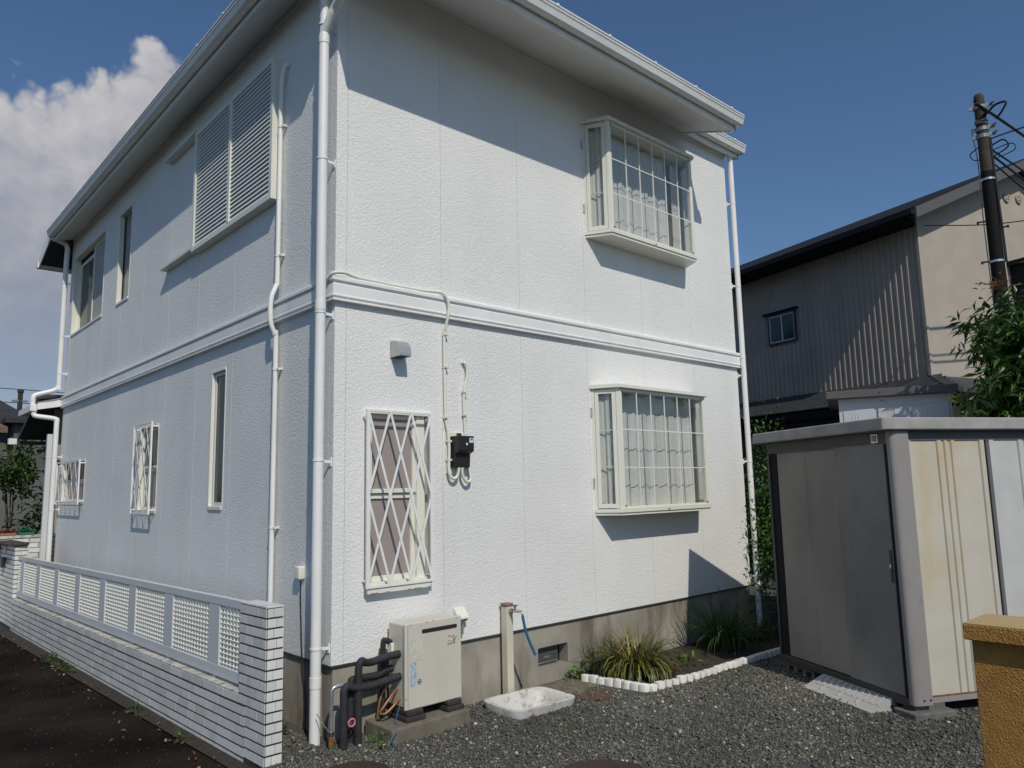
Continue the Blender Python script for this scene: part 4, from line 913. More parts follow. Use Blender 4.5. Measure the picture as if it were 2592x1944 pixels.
hd = MB().mbox(SB, .038, .066, .925, 1.165, .0145, .022).build('door_handle', M['black'], SH, bevel=.004)
MB().mbox(SB, .044, .06, 1.03, 1.06, .0225, .028).build('key_lock', M['chrome'], hd, bevel=.003)
# rounded corner post
cp = [(-.011, .0), (-.011, -.03)]+[(.055-.066*math.cos(t), -.03-.03*math.sin(t)) for t in [math.pi/2*k/6 for k in range(7)]]+[(.135, -.06), (.135, .0)]
MB().prism(cp, z0-.012, z1+.03).build('corner_post', M['shedpost'], SH, smooth=40)
for a in (.06, .115): MB().cyl((a, -.061, .125), (a, -.068, .125), .006, 8).build('bolt', M['black'], SH)
MB().mbox(SSd, .136, LL, 1.968, z1+.03, -.04, .020).build('side_header', M['barge'], SH)
MB().mbox(SSd, .136, LL, z0-.012, z0+.03, -.04, .022).build('side_sill', M['shedpost'], SH)
for k, (a, mm) in enumerate(((.138, 'shedwall'), (.905, 'shedwall2'), (1.672, 'shedwall2'), (2.25, 'shedwall2'))):
    b = a+.745 if k < 3 else LL
    pr = [(a, .0), (a, .020)]
    for q in (.0, .018): pass
    pts = [(a, .004), (a+.006, .022), (a+.048, .022), (a+.055, .010), (a+.283, .010), (a+.290, .022), (a+.322, .022), (a+.329, .010), (a+.349, .010), (a+.356, .022), (a+.380, .022), (a+.387, .010), (a+.411, .010), (a+.418, .022), (a+.446, .022), (a+.453, .010), (a+.677, .010), (a+.684, .022), (a+.722, .022), (a+.728, .004)]
    pts = [(x, d) for x, d in pts if x <= b]
    poly = pts+[(pts[-1][0], -.02), (a, -.02)]
    MB().prism(poly, z0+.031, 1.967, lambda x, d, t: SSd(x, t, d)).build('side_panel', M[mm], SH)
    MB().mbox(SSd, a+.7285, a+.7665, z0+.031, 1.975, -.02, .006).mbox(SSd, a+.742, a+.752, z0+.031, 1.98, .006, .02).build('joint_post', M['barge'], SH)
MB().mbox(SSd, .15, .88, z0+.0305, z0+.04, .0225, .0255).build('rust_edge', M['rust'], SH)
rf = MB().prism([(-.115, -.095), (LL+.08, -.095), (LL+.08, LW+.065), (-.115, LW+.065)], 2.042, 2.135).build('shed_roof', M['shedroof'], SH, bevel=.014, seg=3)
MB().prism([(-.10, -.08), (LL+.06, -.08), (LL+.06, LW+.05), (-.10, LW+.05)], 2.0355, 2.0415).build('roof_underside', M['darkrail'], SH)
MB().box((-.1165, -.096, 2.04), (-.09, -.055, 2.132)).build('roof_corner_cap', M['shedpost'], SH, bevel=.006)
em_ = MB().mbox(SB, .085, .155, 1.955, 2.022, .0105, .014).build('maker_badge', M['steel'], SH, bevel=.002)
MB().mbox(SB, .095, .145, 1.968, 2.012, .0145, .0155).build('badge_field', M['black'], em_)
ar = MB()
for k in range(10):
    a, b = math.pi*k/10, math.pi*(k+1)/10
    q = lambda an, rr: SB(.12+rr*math.cos(an), 1.988+.012*math.sin(an)*rr/.016, .0162)
    ar.add([q(a, .013), q(b, .013), q(b, .018), q(a, .018)], [(0, 1, 2, 3)])
for a in (-.012, 0, .012): ar.mbox(SB, .12+a-.003, .12+a+.003, 1.976, 1.986, .0156, .0163)
ar.build('badge_emblem', M['white'], em_, recalc=False)
# hollow blocks carrying the shed
def hollow(lx, ly, label, rot=0., cells=3):
    o = thing('hollow_block', label, 'concrete block', SH.matrix_basis @ Vector((lx, ly, 0)) if False else Vector((3.185, -2.557, 0))+Matrix.Rotation(-.488, 3, 'Z') @ Vector((lx, ly, 0)), -.488+rot, 'hollow concrete blocks under the shed')
    F = lambda a, z, d: (-d, a, z)
    MB().slab(F, -.195, .195, -.03, .068, -.19, 0, [(-.165+i*.125, -.085+i*.125, -.012, .050) for i in range(cells)]).build('block', M['block'], o); return o
hollow(.005, 1.30, 'hollow block under the far end of the shed door sill'); hollow(.005, .80, 'hollow block under the middle of the shed door sill'); 
o = thing('base_plate', 'flat dark footing plate under the near corner of the shed', 'footing plate', Vector((3.185, -2.557, 0))+Matrix.Rotation(-.488, 3, 'Z') @ Vector((.12, 0, 0)), -.488)
MB().box((-.17, -.09, -.01), (.19, .12, .045)).build('plate', M['block'], o, bevel=.006); MB().box((-.1, -.02, .046), (.15, .1, .086)).build('packer', M['block'], o)
o = thing('base_block', 'concrete block under the ribbed side of the shed', 'concrete block', Vector((3.185, -2.557, 0))+Matrix.Rotation(-.488, 3, 'Z') @ Vector((1.3, .3, 0)), -.488)
MB().box((-.2, -.1, -.01), (.2, .1, .087)).build('block', M['block'], o)
# kerb ramp in front of the doors
RP = thing('kerb_ramp', 'pale plastic kerb ramp with a grip pattern lying before the shed doors', 'ramp', (3.063, -2.316, 0), -.4636)
def rz(x): return .012+.083*min(1, x/.235)
sec = [(0, -.01), (0, .012), (.045, .024), (.049, .020), (.053, .024), (.085, .038), (.089, .034), (.093, .041), (.17, .075), (.205, .088), (.27, .092), (.275, .06), (.24, .06), (.24, -.01)]
MB().prism(sec, 0, .775, lambda x, z, t: (x, t, z)).build('ramp_body', M['ramp'], RP)
rb = MB().obox((.0, 0, 0), (.052, .012, .0255*.9), (-.003, .006, 0), (0, 0, .0015)).mesh('grip_rib', M['ramp'])
for i in range(11): link('grip_rib', rb, RP, (.150, .05+i*.066, .071))
for i in range(3): MB().box((.046, .2+i*.2, .016), (.092, .206+i*.2, .043)).build('joint_notch', M['ramp'], RP)
MB().cyl((.19, -.004, .035), (.19, .0005, .035), .012, 10).build('bolt_hole', M['iron'], RP)

# ------------------------------------------------------------------ ochre wall (front right), covers in the gravel
ow = thing('ochre_wall', 'rough ochre rendered wall with a flat sandy cap', 'wall', (1.08, -3.627, 0))
MB().box((.018, -3.0, -.1), (.26, -.012, .983)).build('wall_body', M['ochre'], ow, bevel=.004)
MB().box((-.020, -3.05, .984), (.30, .006, 1.05)).build('wall_cap', M['ochre'], ow, bevel=.004)
MB().box((-.017, -3.047, 1.0503), (.297, .003, 1.054)).build('cap_top', M['ochretop'], ow)
for loc, rr, lab in (((.80, -1.75, .004), .25, 'round rust-brown drain cover in the gravel at the front'), ((-.20, -.67, .004), .19, 'dark round drain cover in the gravel near the white downpipe')):
    dc = thing('drain_cover', lab, 'drain cover', loc); MB().cyl((0, 0, -.02), (0, 0, .018), rr, 40).build('lid', M['iron'], dc, smooth=40)
    MB().tube([(rr*1.06*math.cos(a), rr*1.06*math.sin(a), .006) for a in [2*math.pi*k/40 for k in range(41)]], .012, 6, caps=False).build('rim', M['iron'], dc)
    MB().box((-.03, -.008, .0185), (.03, .008, .022)).build('lifting_slot', M['black'], dc)

# ------------------------------------------------------------------ neighbour's house
NH = thing('neighbour_house', 'beige gabled house with grey corrugated side behind the shed', 'house', (9.334, -.897, 0), -rad(15.2))
NF = lambda a, z, d: (a, -d, z)        # gable face
NS = lambda a, z, d: (-d, a, z)        # corrugated side
Wn, Ln = 5.66, 7.2
rz_ = lambda x: 5.83+.43*min(x, Wn-x)
MB().add([(0, 0, -.3), (Wn, 0, -.3), (Wn, 0, 5.7), (Wn/2, 0, 6.9), (0, 0, 5.7), (0, .2, -.3), (Wn, .2, -.3), (Wn, .2, 5.7), (Wn/2, .2, 6.9), (0, .2, 5.7)],
         [(0, 1, 2, 3, 4), (5, 6, 7, 8, 9), (0, 1, 6, 5), (1, 2, 7, 6), (2, 3, 8, 7), (3, 4, 9, 8), (4, 0, 5, 9)]).build('gable_wall', M['stuccobeige'], NH)
MB().box((.02, .201, -.3), (.15, Ln, 5.72)).box((Wn-.15, .201, -.3), (Wn, Ln, 5.7)).box((.15, Ln-.2, -.3), (Wn-.15, Ln, 5.7)).build('side_wall', M['stuccobeige'], NH)
co = MB(); a = .03; poly = [(a, .0)]
while a < Ln-.12: poly += [(a, .004), (a+.058, .004), (a+.066, .020), (a+.092, .020), (a+.100, .004)]; a += .105
poly += [(Ln, .004), (Ln, -.018), (.03, -.018)]
co.prism(poly, 2.9, 5.72, lambda y, d, t: NS(y, t, d)); co.build('corrugated_siding', M['corr'], NH)
MB().box((-.03, -.018, 2.95), (.03, .029, 5.68)).build('corner_trim', M['stuccobeige'], NH)
def slope(name, mm, x0, x1, y0, y1, zo, th):
    MB().add([(x0, y0, rz_(x0)+zo), (x1, y0, rz_(x1)+zo), (x1, y1, rz_(x1)+zo), (x0, y1, rz_(x0)+zo), (x0, y0, rz_(x0)+zo-th), (x1, y0, rz_(x1)+zo-th), (x1, y1, rz_(x1)+zo-th), (x0, y1, rz_(x0)+zo-th)],
             [(0, 1, 2, 3), (4, 5, 6, 7), (0, 1, 5, 4), (1, 2, 6, 5), (2, 3, 7, 6), (3, 0, 4, 7)]).build(name, M[mm], NH)
for s in (0, 1):
    x0, x1 = (-.5, Wn/2) if s == 0 else (Wn/2, Wn+.5)
    slope('roof_slope', 'fasciadark', x0, x1, -.32, Ln+.3, 0, .07); slope('barge_board', 'barge', x0, x1, -.345, -.321, -.015, .16); slope('soffit_board', 'barge', x0, x1, -.315, .0, -.075, .02)
MB().box((-.53, -.33, 5.47), (-.501, Ln+.3, 5.60)).build('eave_fascia', M['fasciadark'], NH); MB().box((-.60, -.33, 5.49), (-.535, Ln+.3, 5.56)).build('eave_gutter', M['fasciadark'], NH)
MB().box((-.5, .0, 5.50), (-.005, Ln, 5.52)).build('eave_soffit', M['fasciadark'], NH)
nw = framed(NS, 2.40, 3.05, 4.17, 4.74, -.0, .05, .035, 'window', M['darkrail'], NH)
MB().mbox(NS, 2.34, 3.12, 4.745, 4.775, .0, .09).build('window_hood', M['fasciadark'], nw)
for a, d_ in ((2.437, .022), (2.715, .030)):
    framed(NS, a, a+.30, 4.207, 4.703, d_, d_+.012, .022, 'sash', M['grey_alu'], nw); MB().mbox(NS, a+.02, a+.28, 4.226, 4.684, d_+.003, d_+.006).build('pane', M['greenglass'], nw)
for gx, gz in ((2.44, 6.34), (2.80, 6.37)):
    v = MB().cyl((gx, -.001, gz), (gx, -.03, gz), .085, 20).build('round_vent', M['stuccobeige'], NH, bevel=.004)
    for k in range(5):
        an = 2*math.pi*k/5+.3; MB().cyl((gx+.045*math.cos(an), -.0305, gz+.045*math.sin(an)), (gx+.045*math.cos(an), -.032, gz+.045*math.sin(an)), .017, 8).build('vent_hole', M['black'], v)
bw_ = MB().box((2.32, -.45, 3.6), (4.6, -.005, 5.12)).build('balcony_bay', M['fasciadark'], NH); MB().box((2.24, -.55, 5.125), (4.7, -.003, 5.2)).build('bay_hood', M['fasciadark'], NH)
MB().box((2.4, -.46, 4.62), (4.5, -.452, 5.02)).build('bay_pane', M['greenglass'], NH)
# skirt roof with stepped tile courses round the two near sides
for k in range(6):
    o_, zz = .15*k, 3.20-.062*k
    MB().prism([(0, zz-.07), (0, zz), (-.17, zz-.07), (-.17, zz-.085)], -o_-.16, Ln, lambda x, z, t: (x-o_, t, z)).build('tile_course', M['tiledark'], NH)
    MB().prism([(0, zz-.075), (0, zz-.005), (-.17, zz-.075), (-.17, zz-.09)], -o_-.1, Wn, lambda y, z, t: (t, y-o_, z)).build('tile_course', M['tiledark'], NH)
MB().box((-.9, -.9, 2.66), (-.82, Ln, 2.78)).build('skirt_fascia', M['fasciadark'], NH); MB().box((-.82, -.9, 2.70), (-.01, Ln, 2.72)).build('skirt_soffit', M['fasciadark'], NH)
MB().box((-.02, .0, -.3), (.019, Ln, 2.88)).build('lower_side_wall', M['barge'], NH)

# white shed behind
WS = thing('white_shed', 'white panelled shed with a dark roof edge behind the grey shed', 'shed', (5.50, -1.12, 0), math.atan2(-1.05, .45)+math.pi/2-math.pi/2)
# local +x runs along the panel face (towards the right of the picture), outward is -y
MB().box((.06, .0, -.05), (1.14, 1.1, 2.56)).build('shed_body', M['whiteshed'], WS)
for i in range(3):
    a = .10+i*.35; MB().prism([(a, 1.9), (a+.31, 1.9), (a+.31, 2.445+.012*i), (a, 2.425+.012*i)], -.012, -.0005, lambda x, z, t: (x, t, z)).build('panel', M['whiteshed'], WS, bevel=.003)
    for k in (.09, .12, .15): MB().box((a+k, -.017, 1.9), (a+k+.008, -.0125, 2.40)).build('panel_rib', M['grey_alu'], WS)
MB().box((.445, -.020, 1.9), (.455, -.0005, 2.44)).build('joint_strip', M['bluesticker'], WS)
MB().box((-.06, -.10, 2.561), (1.2, 1.2, 2.645)).build('roof_band', M['barge'], WS, bevel=.006)
for x, z in ((.47, 2.60), (.49, 2.52)): MB().cyl((x, -.104 if z > 2.55 else -.006, z), (x, -.0995 if z > 2.55 else -.0005, z), .008, 8).build('bolt', M['black'], WS)

# utility pole and its cables
UP = thing('utility_pole', 'slim dark utility pole with metal bands rising over the tree', 'utility pole', (7.07, -2.44, 0))
MB().tube([(0, 0, -.3), (0, 0, 3.0), (0, 0, 5.2)], [.088, .078, .066], 20).build('sheath', M['sheath'], UP, smooth=40)
MB().tube([(0, 0, 5.2), (0, 0, 6.08), (0, 0, 6.13), (0, 0, 6.16), (0, 0, 6.172)], [.0645, .056, .052, .038, .01], 20).build('pole_top', M['pole'], UP, smooth=50)
for z in (5.99, 5.72, 5.63):
    b = MB().cyl((0, 0, z-.022), (0, 0, z+.022), .068, 16).bar((-.05, .10, z), (.05, -.12, z+.03), .02, .04).build('band', M['clamp'], UP)
    MB().cyl((.03, -.10, z+.03), (.02, -.15, z+.04), .012, 8).build('bolt', M['clamp'], b)
for z in (5.82, 5.80, 5.79): MB().tube([(.064*math.cos(a), .064*math.sin(a), z+.01*math.sin(a)) for a in [2*math.pi*k/16 for k in range(17)]], .007, 6, caps=False).build('wire_wrap', M['clamp'], UP)
for z in (5.1, 4.12): MB().cyl((0, 0, z-.012), (0, 0, z+.012), .079, 16).build('steel_band', M['steel'], UP)
for s, z in ((1, 4.62), (-1, 4.5), (1, 4.14)):
    b = MB().cyl((0, s*.06, z), (-.01, s*.15, z+.006), .010, 8).build('step_bolt', M['rubber'], UP); MB().cyl((-.01, s*.14, z), (-.01, s*.155, z), .018, 8).build('bolt_head', M['rubber'], b)
MB().tube(curve([(-.03, .10, 5.7), (-.02, .075, 5.3), (-.02, .085, 4.5), (-.03, .06, 2.5)], 6), .006, 6).build('stay_wire', M['clamp'], UP)
MB().tube(curve([(0, -.07, 5.6), (.0, -.075, 5.2), (0, -.085, 4.6), (0, -.09, 4.1)], 5), .014, 8).build('riser_cable', M['cable'], UP)
px = lambda x, y, z: (7.07+x, -2.44+y, z)
def cable(name, pts, r_, label, n=8):
    return tag(MB().tube(curve(pts, n), r_, 6).build(name, M['cable'], smooth=90), label, 'cable', 'cables on the utility pole')
cable('overhead_cable', [px(0, -.07, 5.9), px(.02, -.12, 5.87), px(6, -.75, 5.75), px(14, -1.6, 5.9)], .017, 'thick overhead cable leaving the pole below its topmost band')
cable('cable_loop', [px(0, -.07, 5.9), px(-.02, -.16, 5.96), px(-.03, -.27, 5.95), px(-.02, -.22, 5.86), px(0, -.15, 5.80)], .013, 'looped black cable end sticking out near the pole top')
cable('overhead_cable', [px(0, -.07, 5.58), px(-.25, -1.0, 5.58), px(-.9, -4.0, 5.95), px(-1.5, -7., 6.3)], .008, 'thin overhead cable rising to the right from the middle bands')
cable('overhead_cable', [px(0, -.07, 5.45), px(3, -.4, 5.32), px(8, -1.0, 5.25), px(14, -1.8, 5.4)], .012, 'overhead cable leaving the pole just below the lowest upper band')
cable('overhead_cable', [px(0, -.07, 5.38), px(3, -.35, 5.15), px(8, -.9, 5.0), px(14, -1.7, 5.1)], .014, 'lower overhead cable sagging across the neighbour gable')
cable('overhead_cable', [px(0, -.06, 5.3), px(1, -.3, 5.0), px(2.2, -.8, 4.75), px(3.0, -1.6, 4.65)], .010, 'lowest overhead cable dropping from the pole towards the neighbour gable')
cable('cable_loop', [px(0, -.06, 5.6), px(-.04, .06, 5.5), px(-.06, .135, 5.44), px(-.04, .09, 5.36), px(0, -.05, 5.38)], .007, 'thin slack cable loop on the left of the pole')
cable('cable_loop', [px(0, -.07, 5.5), px(-.02, -.2, 5.52), px(-.03, -.24, 5.42), px(0, -.08, 5.36)], .009, 'slack cable loop on the right of the pole under the bands')
cable('cable_loop', [px(0, -.07, 5.44), px(-.02, -.27, 5.45), px(-.03, -.3, 5.36), px(0, -.1, 5.33)], .006, 'lowest thin cable loop on the right of the pole')
tag(MB().tube(curve([(8.95, -1.12, 5.35), (8.6, -2.2, 5.0), (8.2, -3.5, 4.8), (7.8, -5, 4.75)], 6), .007, 6).build('service_wire', M['cable']), 'thin wire crossing the beige gable from the neighbour roof corner', 'cable', 'cables on the utility pole')

# ------------------------------------------------------------------ trees and shrubs
def shoots(n, centre, R, seed, L=.34, per=15):
    """leafy shoots: each a stem point in the crown and the leaves set along it"""
    g_ = np.random.default_rng(seed); out = []
    for i in range(n):
        v = g_.normal(size=3); v /= np.linalg.norm(v); rr = g_.uniform(.25, 1)**.6
        lump = 1+.22*math.sin(3*v[0]*2.1+seed)+.15*math.sin(5*v[2]+2*v[1]*3)
        p = np.array(centre)+v*np.array(R)*rr*lump; d_ = v+np.array([0, 0, .55]); d_ /= np.linalg.norm(d_)
        for k in range(per):
            t = k/per; a = k*2.4+g_.uniform(0, .5); s1 = np.cross(d_, [0, 0, 1.]); s1 /= np.linalg.norm(s1)+1e-6; s2 = np.cross(d_, s1)
            rd_ = s1*math.cos(a)+s2*math.sin(a)
            out.append((p+d_*L*(t-.6), rd_+d_*.35))
    return out
tr = thing('leafy_tree', 'dark green tree with long drooping leaves beside the utility pole', 'tree', (5.55, -3.15, 0))
trunk = MB().tube(curve([(0, 0, -.2), (.03, .02, .8), (-.02, .05, 1.6), (.02, .1, 2.4), (0, .12, 3.1)], 5), [.07-.0026*i for i in range(21)], 10)
for k in range(9):
    a = k*2.4; z = 1.5+.17*k; trunk.tube(curve([(0, .08, z), (.25*math.cos(a), .1+.25*math.sin(a), z+.25), (.5*math.cos(a), .1+.5*math.sin(a), z+.35)], 4), [.022-.0022*i for i in range(9)], 6)
trunk.build('trunk', M['bark'], tr, smooth=60)
LV = shoots(150, (.05, .22, 2.8), (.44, .40, .68), 21)+shoots(260, (.15, -.35, 2.75), (.66, .66, .80), 22)+shoots(170, (.0, .0, 2.6), (.62, .6, .62), 24)+shoots(110, (-.2, .15, 2.35), (.5, .5, .45), 23)
LV = [(p, d_) for p, d_ in LV]
COLT = [(.042, .095, .015), (.06, .125, .02), (.03, .07, .012), (.09, .17, .03)]
g0 = np.random.default_rng(3); order = g0.permutation(len(LV)); cpos = np.array([-2.65+0-5.55, -4.81+3.15, 1.68])
order = sorted(order, key=lambda i: np.linalg.norm(LV[i][0]-cpos))
big, rest = order[:200], order[200:]
V, F_, T = leaves(len(rest), None, .145, 31, COLT, ratio=.24, droop=.75, dirf=lambda g_, i: LV[rest[i]])
stuff(link('crown', fast_mesh('crown', V, F_, M['leaf'], T, True), tr))
lms = []
for s in range(6):
    V, F_, T = leaves(1, None, .15, 40+s, COLT, ratio=.24, droop=0, dirf=lambda g_, i: (np.zeros(3), np.array([4., 0, 0]))); lms.append(fast_mesh('leaf', V, F_, M['leaf'], T, True))
for i in big:
    p, d_ = LV[i]; d_ = Vector(d_)+Vector(np.random.default_rng(int(i)).normal(0, .3, 3)); d_.z -= random.uniform(0, .7)
    link('leaf', random.choice(lms), tr, p, d_.to_track_quat('X', 'Z').to_euler())
V, F_, T = leaves(40, lambda g_: (np.array([-.15+g_.normal(0, .07), .33+g_.normal(0, .07), 3.5+g_.normal(0, .03)]), np.array([g_.normal(), g_.normal(), .6])), .06, 77, [(.16, .07, .03), (.2, .1, .04)], ratio=.4)
stuff(link('young_tips', fast_mesh('young_tips', V, F_, M['leaf'], T, True), tr))

def shrub(label, loc, R, n, size, cols, seed, h0=.0, ratio=.5, group=None, stems=5, name='leafy_shrub', cat='shrub'):
    o = thing(name, label, cat, loc, 0, group)
    st = MB(); g_ = random.Random(seed)
    for k in range(stems):
        a = g_.uniform(0, 6.28); st.tube(curve([(g_.uniform(-.1, .1), g_.uniform(-.1, .1), -.05), (R[0]*.3*math.cos(a), R[1]*.3*math.sin(a), h0*.6+.2), (R[0]*.6*math.cos(a), R[1]*.6*math.sin(a), h0+R[2]*.7)], 4), [.02-.0015*i for i in range(9)], 6)
    st.build('stems', M['bark'], o, smooth=60)
    gg = np.random.default_rng(seed); cen = [gg.normal(0, .5, 3)*np.array(R) for _ in range(26)]
    def place(g2):
        c = cen[g2.integers(len(cen))]; v = g2.normal(0, .27, 3)*np.array(R); p = c+v; p[2] = max(p[2]+h0, .04); return p, v/np.array(R)+np.array([0, 0, .3])
    V, F_, T = leaves(n, place, size, seed, cols, ratio=ratio, droop=.4)
    stuff(link('foliage', fast_mesh('foliage', V, F_, M['leaf2'], T, True), o)); return o
shrub('bright green shrub in the gap between the house corner and the grey shed', (5.86, -.18, 0), (.34, .30, .85), 5200, .055, [(.04, .10, .012), (.07, .15, .018), (.025, .06, .012), (.10, .18, .025)], 51, 1.25)
shrub('dark hedge shrub further back between the two houses', (7.0, 1.6, 0), (.6, .5, .8), 3500, .08, [(.025, .06, .012), (.04, .09, .015)], 52, 1.0)

# ------------------------------------------------------------------ left background: gardens, houses, pole
FG = [(.02, .045, .012), (.03, .06, .014), (.045, .085, .02), (.015, .03, .01)]
for lab, loc, R, n, h, cols in (('dark garden shrub far left behind the gatepost', (.9, 13.6, -.3), (.7, .7, .5), 2600, 1.15, FG), ('mid-green garden shrub behind the white porch post', (1.75, 14.6, -.3), (.6, .6, .55), 2400, 1.35, [(.035, .065, .014), (.025, .05, .012), (.015, .035, .01)]),
                               ('low dark hedge behind the flower trays', (1.2, 12.4, -.3), (1.4, .4, .35), 2600, 1.0, FG), ('spiky pale-green shrub at the left picture edge', (.30, 14.2, -.3), (.4, .4, .45), 1000, 2.5, [(.07, .12, .025), (.05, .09, .02)]),
                               ('tall dark tree beside the far grey house', (2.75, 19.5, -.3), (.8, .8, 1.0), 2600, 1.8, FG)):
    shrub(lab, loc, R, n, .13, cols, int(loc[0]*100), h, .5, 'garden shrubs beyond the far wall')
def far_house(label, loc, w_, d_, zw, zr, roofm, wallm, ov=.5, rz=0.):
    o = thing('far_house', label, 'house', loc, rz)
    MB().box((-w_/2, 0, 0), (w_/2, d_, zw)).build('wall', M[wallm], o)
    MB().add([(-w_/2-ov, -ov, zw), (w_/2+ov, -ov, zw), (w_/2+ov, d_+ov, zw), (-w_/2-ov, d_+ov, zw), (-w_/4, d_/2, zr), (w_/4, d_/2, zr), (-w_/2-ov, -ov, zw-.15), (w_/2+ov, -ov, zw-.15), (w_/2+ov, d_+ov, zw-.15), (-w_/2-ov, d_+ov, zw-.15)],
             [(0, 1, 5, 4), (1, 2, 5), (2, 3, 4, 5), (3, 0, 4), (0, 1, 7, 6), (1, 2, 8, 7), (2, 3, 9, 8), (3, 0, 6, 9), (6, 7, 8, 9)]).build('roof', M[roofm], o)
    for x in (-w_*.3, w_*.05, w_*.33):
        wi = MB().box((x-.5, -.03, zw-1.6), (x+.5, -.001, zw-.4)).build('window', M['darkrail'], o); MB().box((x-.44, -.04, zw-1.54), (x+.44, -.031, zw-.46)).build('pane', M['greenglass'], wi)
    return o
far_house('far house with a dark hipped roof behind the garden shrubs', (-1.6, 25, -.3), 7.2, 7, 4.5, 6.6, 'farroof', 'farwall')
far_house('smaller far house with a brown eave at the left picture edge', (-1.9, 19, -.3), 4.6, 4, 3.85, 4.9, 'eavebrown', 'barge', .35)
far_house('dark far house hidden low behind the porch roof', (5.2, 24, -.3), 7.0, 6, 4.55, 4.9, 'farroof', 'barge', .3)
gw2 = thing('grey_garden_wall', 'plain grey garden wall among the far shrubs', 'wall', (1.2, 16.5, -.3)); MB().box((-1.6, 0, 0), (1.6, .15, 2.65)).build('wall', M['farwall'], gw2); MB().box((-1.63, -.03, 2.651), (1.63, .18, 2.7)).build('coping', M['farwall'], gw2)
fp = thing('far_utility_pole', 'distant grey utility pole left of the house', 'utility pole', (3.35, 34, -.3))
MB().tube([(0, 0, 0), (0, 0, 6.6)], [.12, .10], 10).build('pole', M['pole'], fp); MB().box((-.3, -.08, 6.2), (.3, .08, 6.27)).build('crossarm', M['clamp'], fp); MB().cyl((0, 0, 6.601), (0, 0, 6.75), .13, 10).build('pole_cap', M['pole'], fp)
for i, (z, lab) in enumerate(((6.35, 'upper of two thin distant wires left of the house'), (5.75, 'lower of two thin distant wires left of the house'))):
    tag(MB().tube(curve([(-20, 34, z+.35), (-8, 34, z-.05), (3.35, 34, z+.1), (14, 34, z-.3), (24, 34, z+.1)], 6), .018, 5).build('distant_wire', M['cable']), lab, 'cable', 'distant wires')

# ------------------------------------------------------------------ crushed stone on the yard, litter on the verge
def pts_in(n, x0, x1, y0, y1):
    return np.stack([rng.uniform(x0, x1, n), rng.uniform(y0, y1, n)], 1)
def keep(P):
    x, y = P[:, 0], P[:, 1]; k = np.ones(len(P), bool)
    k &= ~((x > -.02) & (y > .0)); k &= ~((x > .25) & (x < .92) & (y > -.38)); k &= ~((x > 1.2) & (x < 1.82) & (y > -.61) & (y < -.14))
    k &= ~((x > 2.34) & (y > -.83)); k &= ~((x > 1.9) & (x < 2.36) & (y > -.38)); k &= ~((x > 1.93) & (x < 2.22) & (y > -.68) & (y < -.45) & (rng.uniform(size=len(P)) < .55))
    k &= ~(((x-.82)**2+(y+1.71)**2) < .26**2); k &= ~(((x+.19)**2+(y+.64)**2) < .205**2)
    c, s = math.cos(.488), math.sin(.488); lx = (x-3.185)*c-(y+2.557)*s; ly = (x-3.185)*s+(y+2.557)*c
    k &= ~((lx > .05) & (ly > .05)); k &= ~((x < -.40) & (y > -.14))
    k &= ~((x > -.08) & (y > -.02)); k &= ~((x > 1.4) & (y < -3.6))
    return k
P = np.concatenate([pts_in(72000, -.5, 2.3, -2.4, .4), pts_in(58000, 1.8, 4.2, -3.6, -.8), pts_in(9000, 2.0, 4.9, -1.7, -.8), pts_in(9000, -.4, 0, 0, 3.)])
P = P[keep(P)]; n = len(P)
base = np.array([(1, 0, 0), (-1, 0, 0), (0, 1, 0), (0, -1, 0), (0, 0, 1), (0, 0, -1)], float)
V = base[None]*(1+rng.normal(0, .22, (n, 6, 1)))+rng.normal(0, .12, (n, 6, 3))
sz_ = rng.gamma(3.4, .00175, n).clip(.0028, .019); V *= sz_[:, None, None]*np.array([1.15, 1, .75])
A = rng.uniform(0, 2*math.pi, n); tl = rng.normal(0, .5, n); ca, sa, ct, st_ = np.cos(A), np.sin(A), np.cos(tl), np.sin(tl)
Rm = np.zeros((n, 3, 3)); Rm[:, 0, 0] = ca; Rm[:, 0, 1] = -sa*ct; Rm[:, 0, 2] = sa*st_; Rm[:, 1, 0] = sa; Rm[:, 1, 1] = ca*ct; Rm[:, 1, 2] = -ca*st_; Rm[:, 2, 1] = st_; Rm[:, 2, 2] = ct
V = np.einsum('nij,nkj->nki', Rm, V); V[:, :, 0] += P[:, 0:1]; V[:, :, 1] += P[:, 1:2]; V[:, :, 2] += (sz_*rng.uniform(.1, .75, n))[:, None]
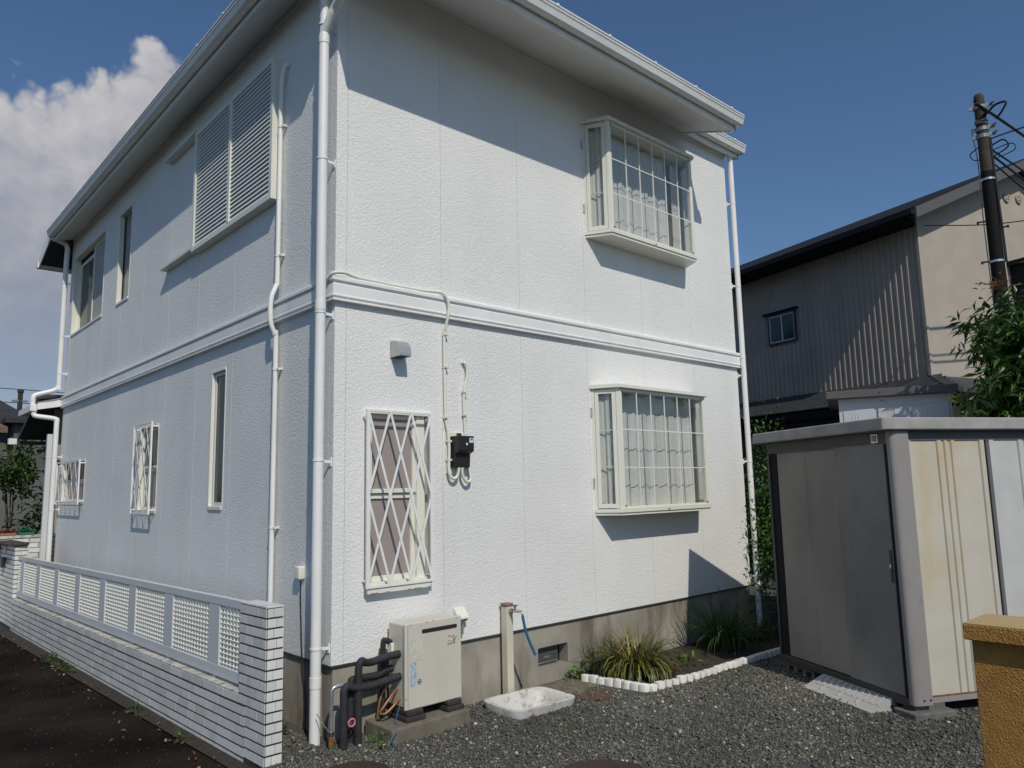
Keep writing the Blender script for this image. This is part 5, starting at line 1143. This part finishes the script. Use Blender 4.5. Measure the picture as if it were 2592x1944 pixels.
pal = np.array([(.10, .098, .084), (.062, .062, .055), (.145, .14, .12), (.08, .085, .07), (.22, .205, .175), (.12, .10, .07), (.14, .085, .06), (.42, .40, .36)])
ci = rng.choice(len(pal), n, p=[.27, .23, .18, .14, .07, .07, .02, .02]); T = pal[ci]*rng.uniform(.7, 1.3, (n, 1))*(1+.22*np.sin(P[:, :1]*2.3+1.3*np.sin(P[:, 1:]*1.9))*np.sin(P[:, 1:]*3.1+.7))
OCT = [(0, 2, 4), (2, 1, 4), (1, 3, 4), (3, 0, 4), (2, 0, 5), (1, 2, 5), (3, 1, 5), (0, 3, 5)]
tag(link('gravel', fast_mesh('gravel', V, OCT, M['pebble'], T)), 'grey crushed-stone gravel covering the yard', 'gravel', kind='stuff')
nl = 80; yy = rng.uniform(-.2, 7.5, nl); xx = -.60-.017*yy-np.abs(rng.normal(0, .13, nl))-.01
V, F_, T = leaves(nl, None, .03, 91, [(.16, .07, .03), (.2, .12, .05), (.22, .08, .04), (.2, .18, .14)], ratio=.6, droop=0, dirf=lambda g_, i: (np.array([xx[i], yy[i], -.03+S_ROAD*yy[i]]), np.array([g_.normal(), g_.normal(), .1])))
tag(link('leaf_litter', fast_mesh('leaf_litter', V, F_, M['litter'], T)), 'scattered dead leaves along the foot of the tiled wall', 'leaf litter', kind='stuff')

n = 2600; px_ = -.62-np.abs(rng.normal(0, .9, n)); py_ = rng.uniform(-2.5, 6.5, n)
V = base[None]*(1+rng.normal(0, .2, (n, 6, 1))); V *= (rng.gamma(3, .0010, n).clip(.0012, .007))[:, None, None]
V[:, :, 0] += px_[:, None]; V[:, :, 1] += py_[:, None]; V[:, :, 2] += (-.05+S_ROAD*py_+.001)[:, None]
T = np.array([(.05, .045, .04), (.03, .027, .023), (.09, .08, .065), (.22, .2, .17)])[rng.choice(4, n, p=[.42, .42, .14, .02])]*rng.uniform(.7, 1.3, (n, 1))
tag(link('road_grit', fast_mesh('road_grit', V, OCT, M['pebble'], T)), 'fine grit and small chips lying on the dark asphalt', 'grit', kind='stuff')
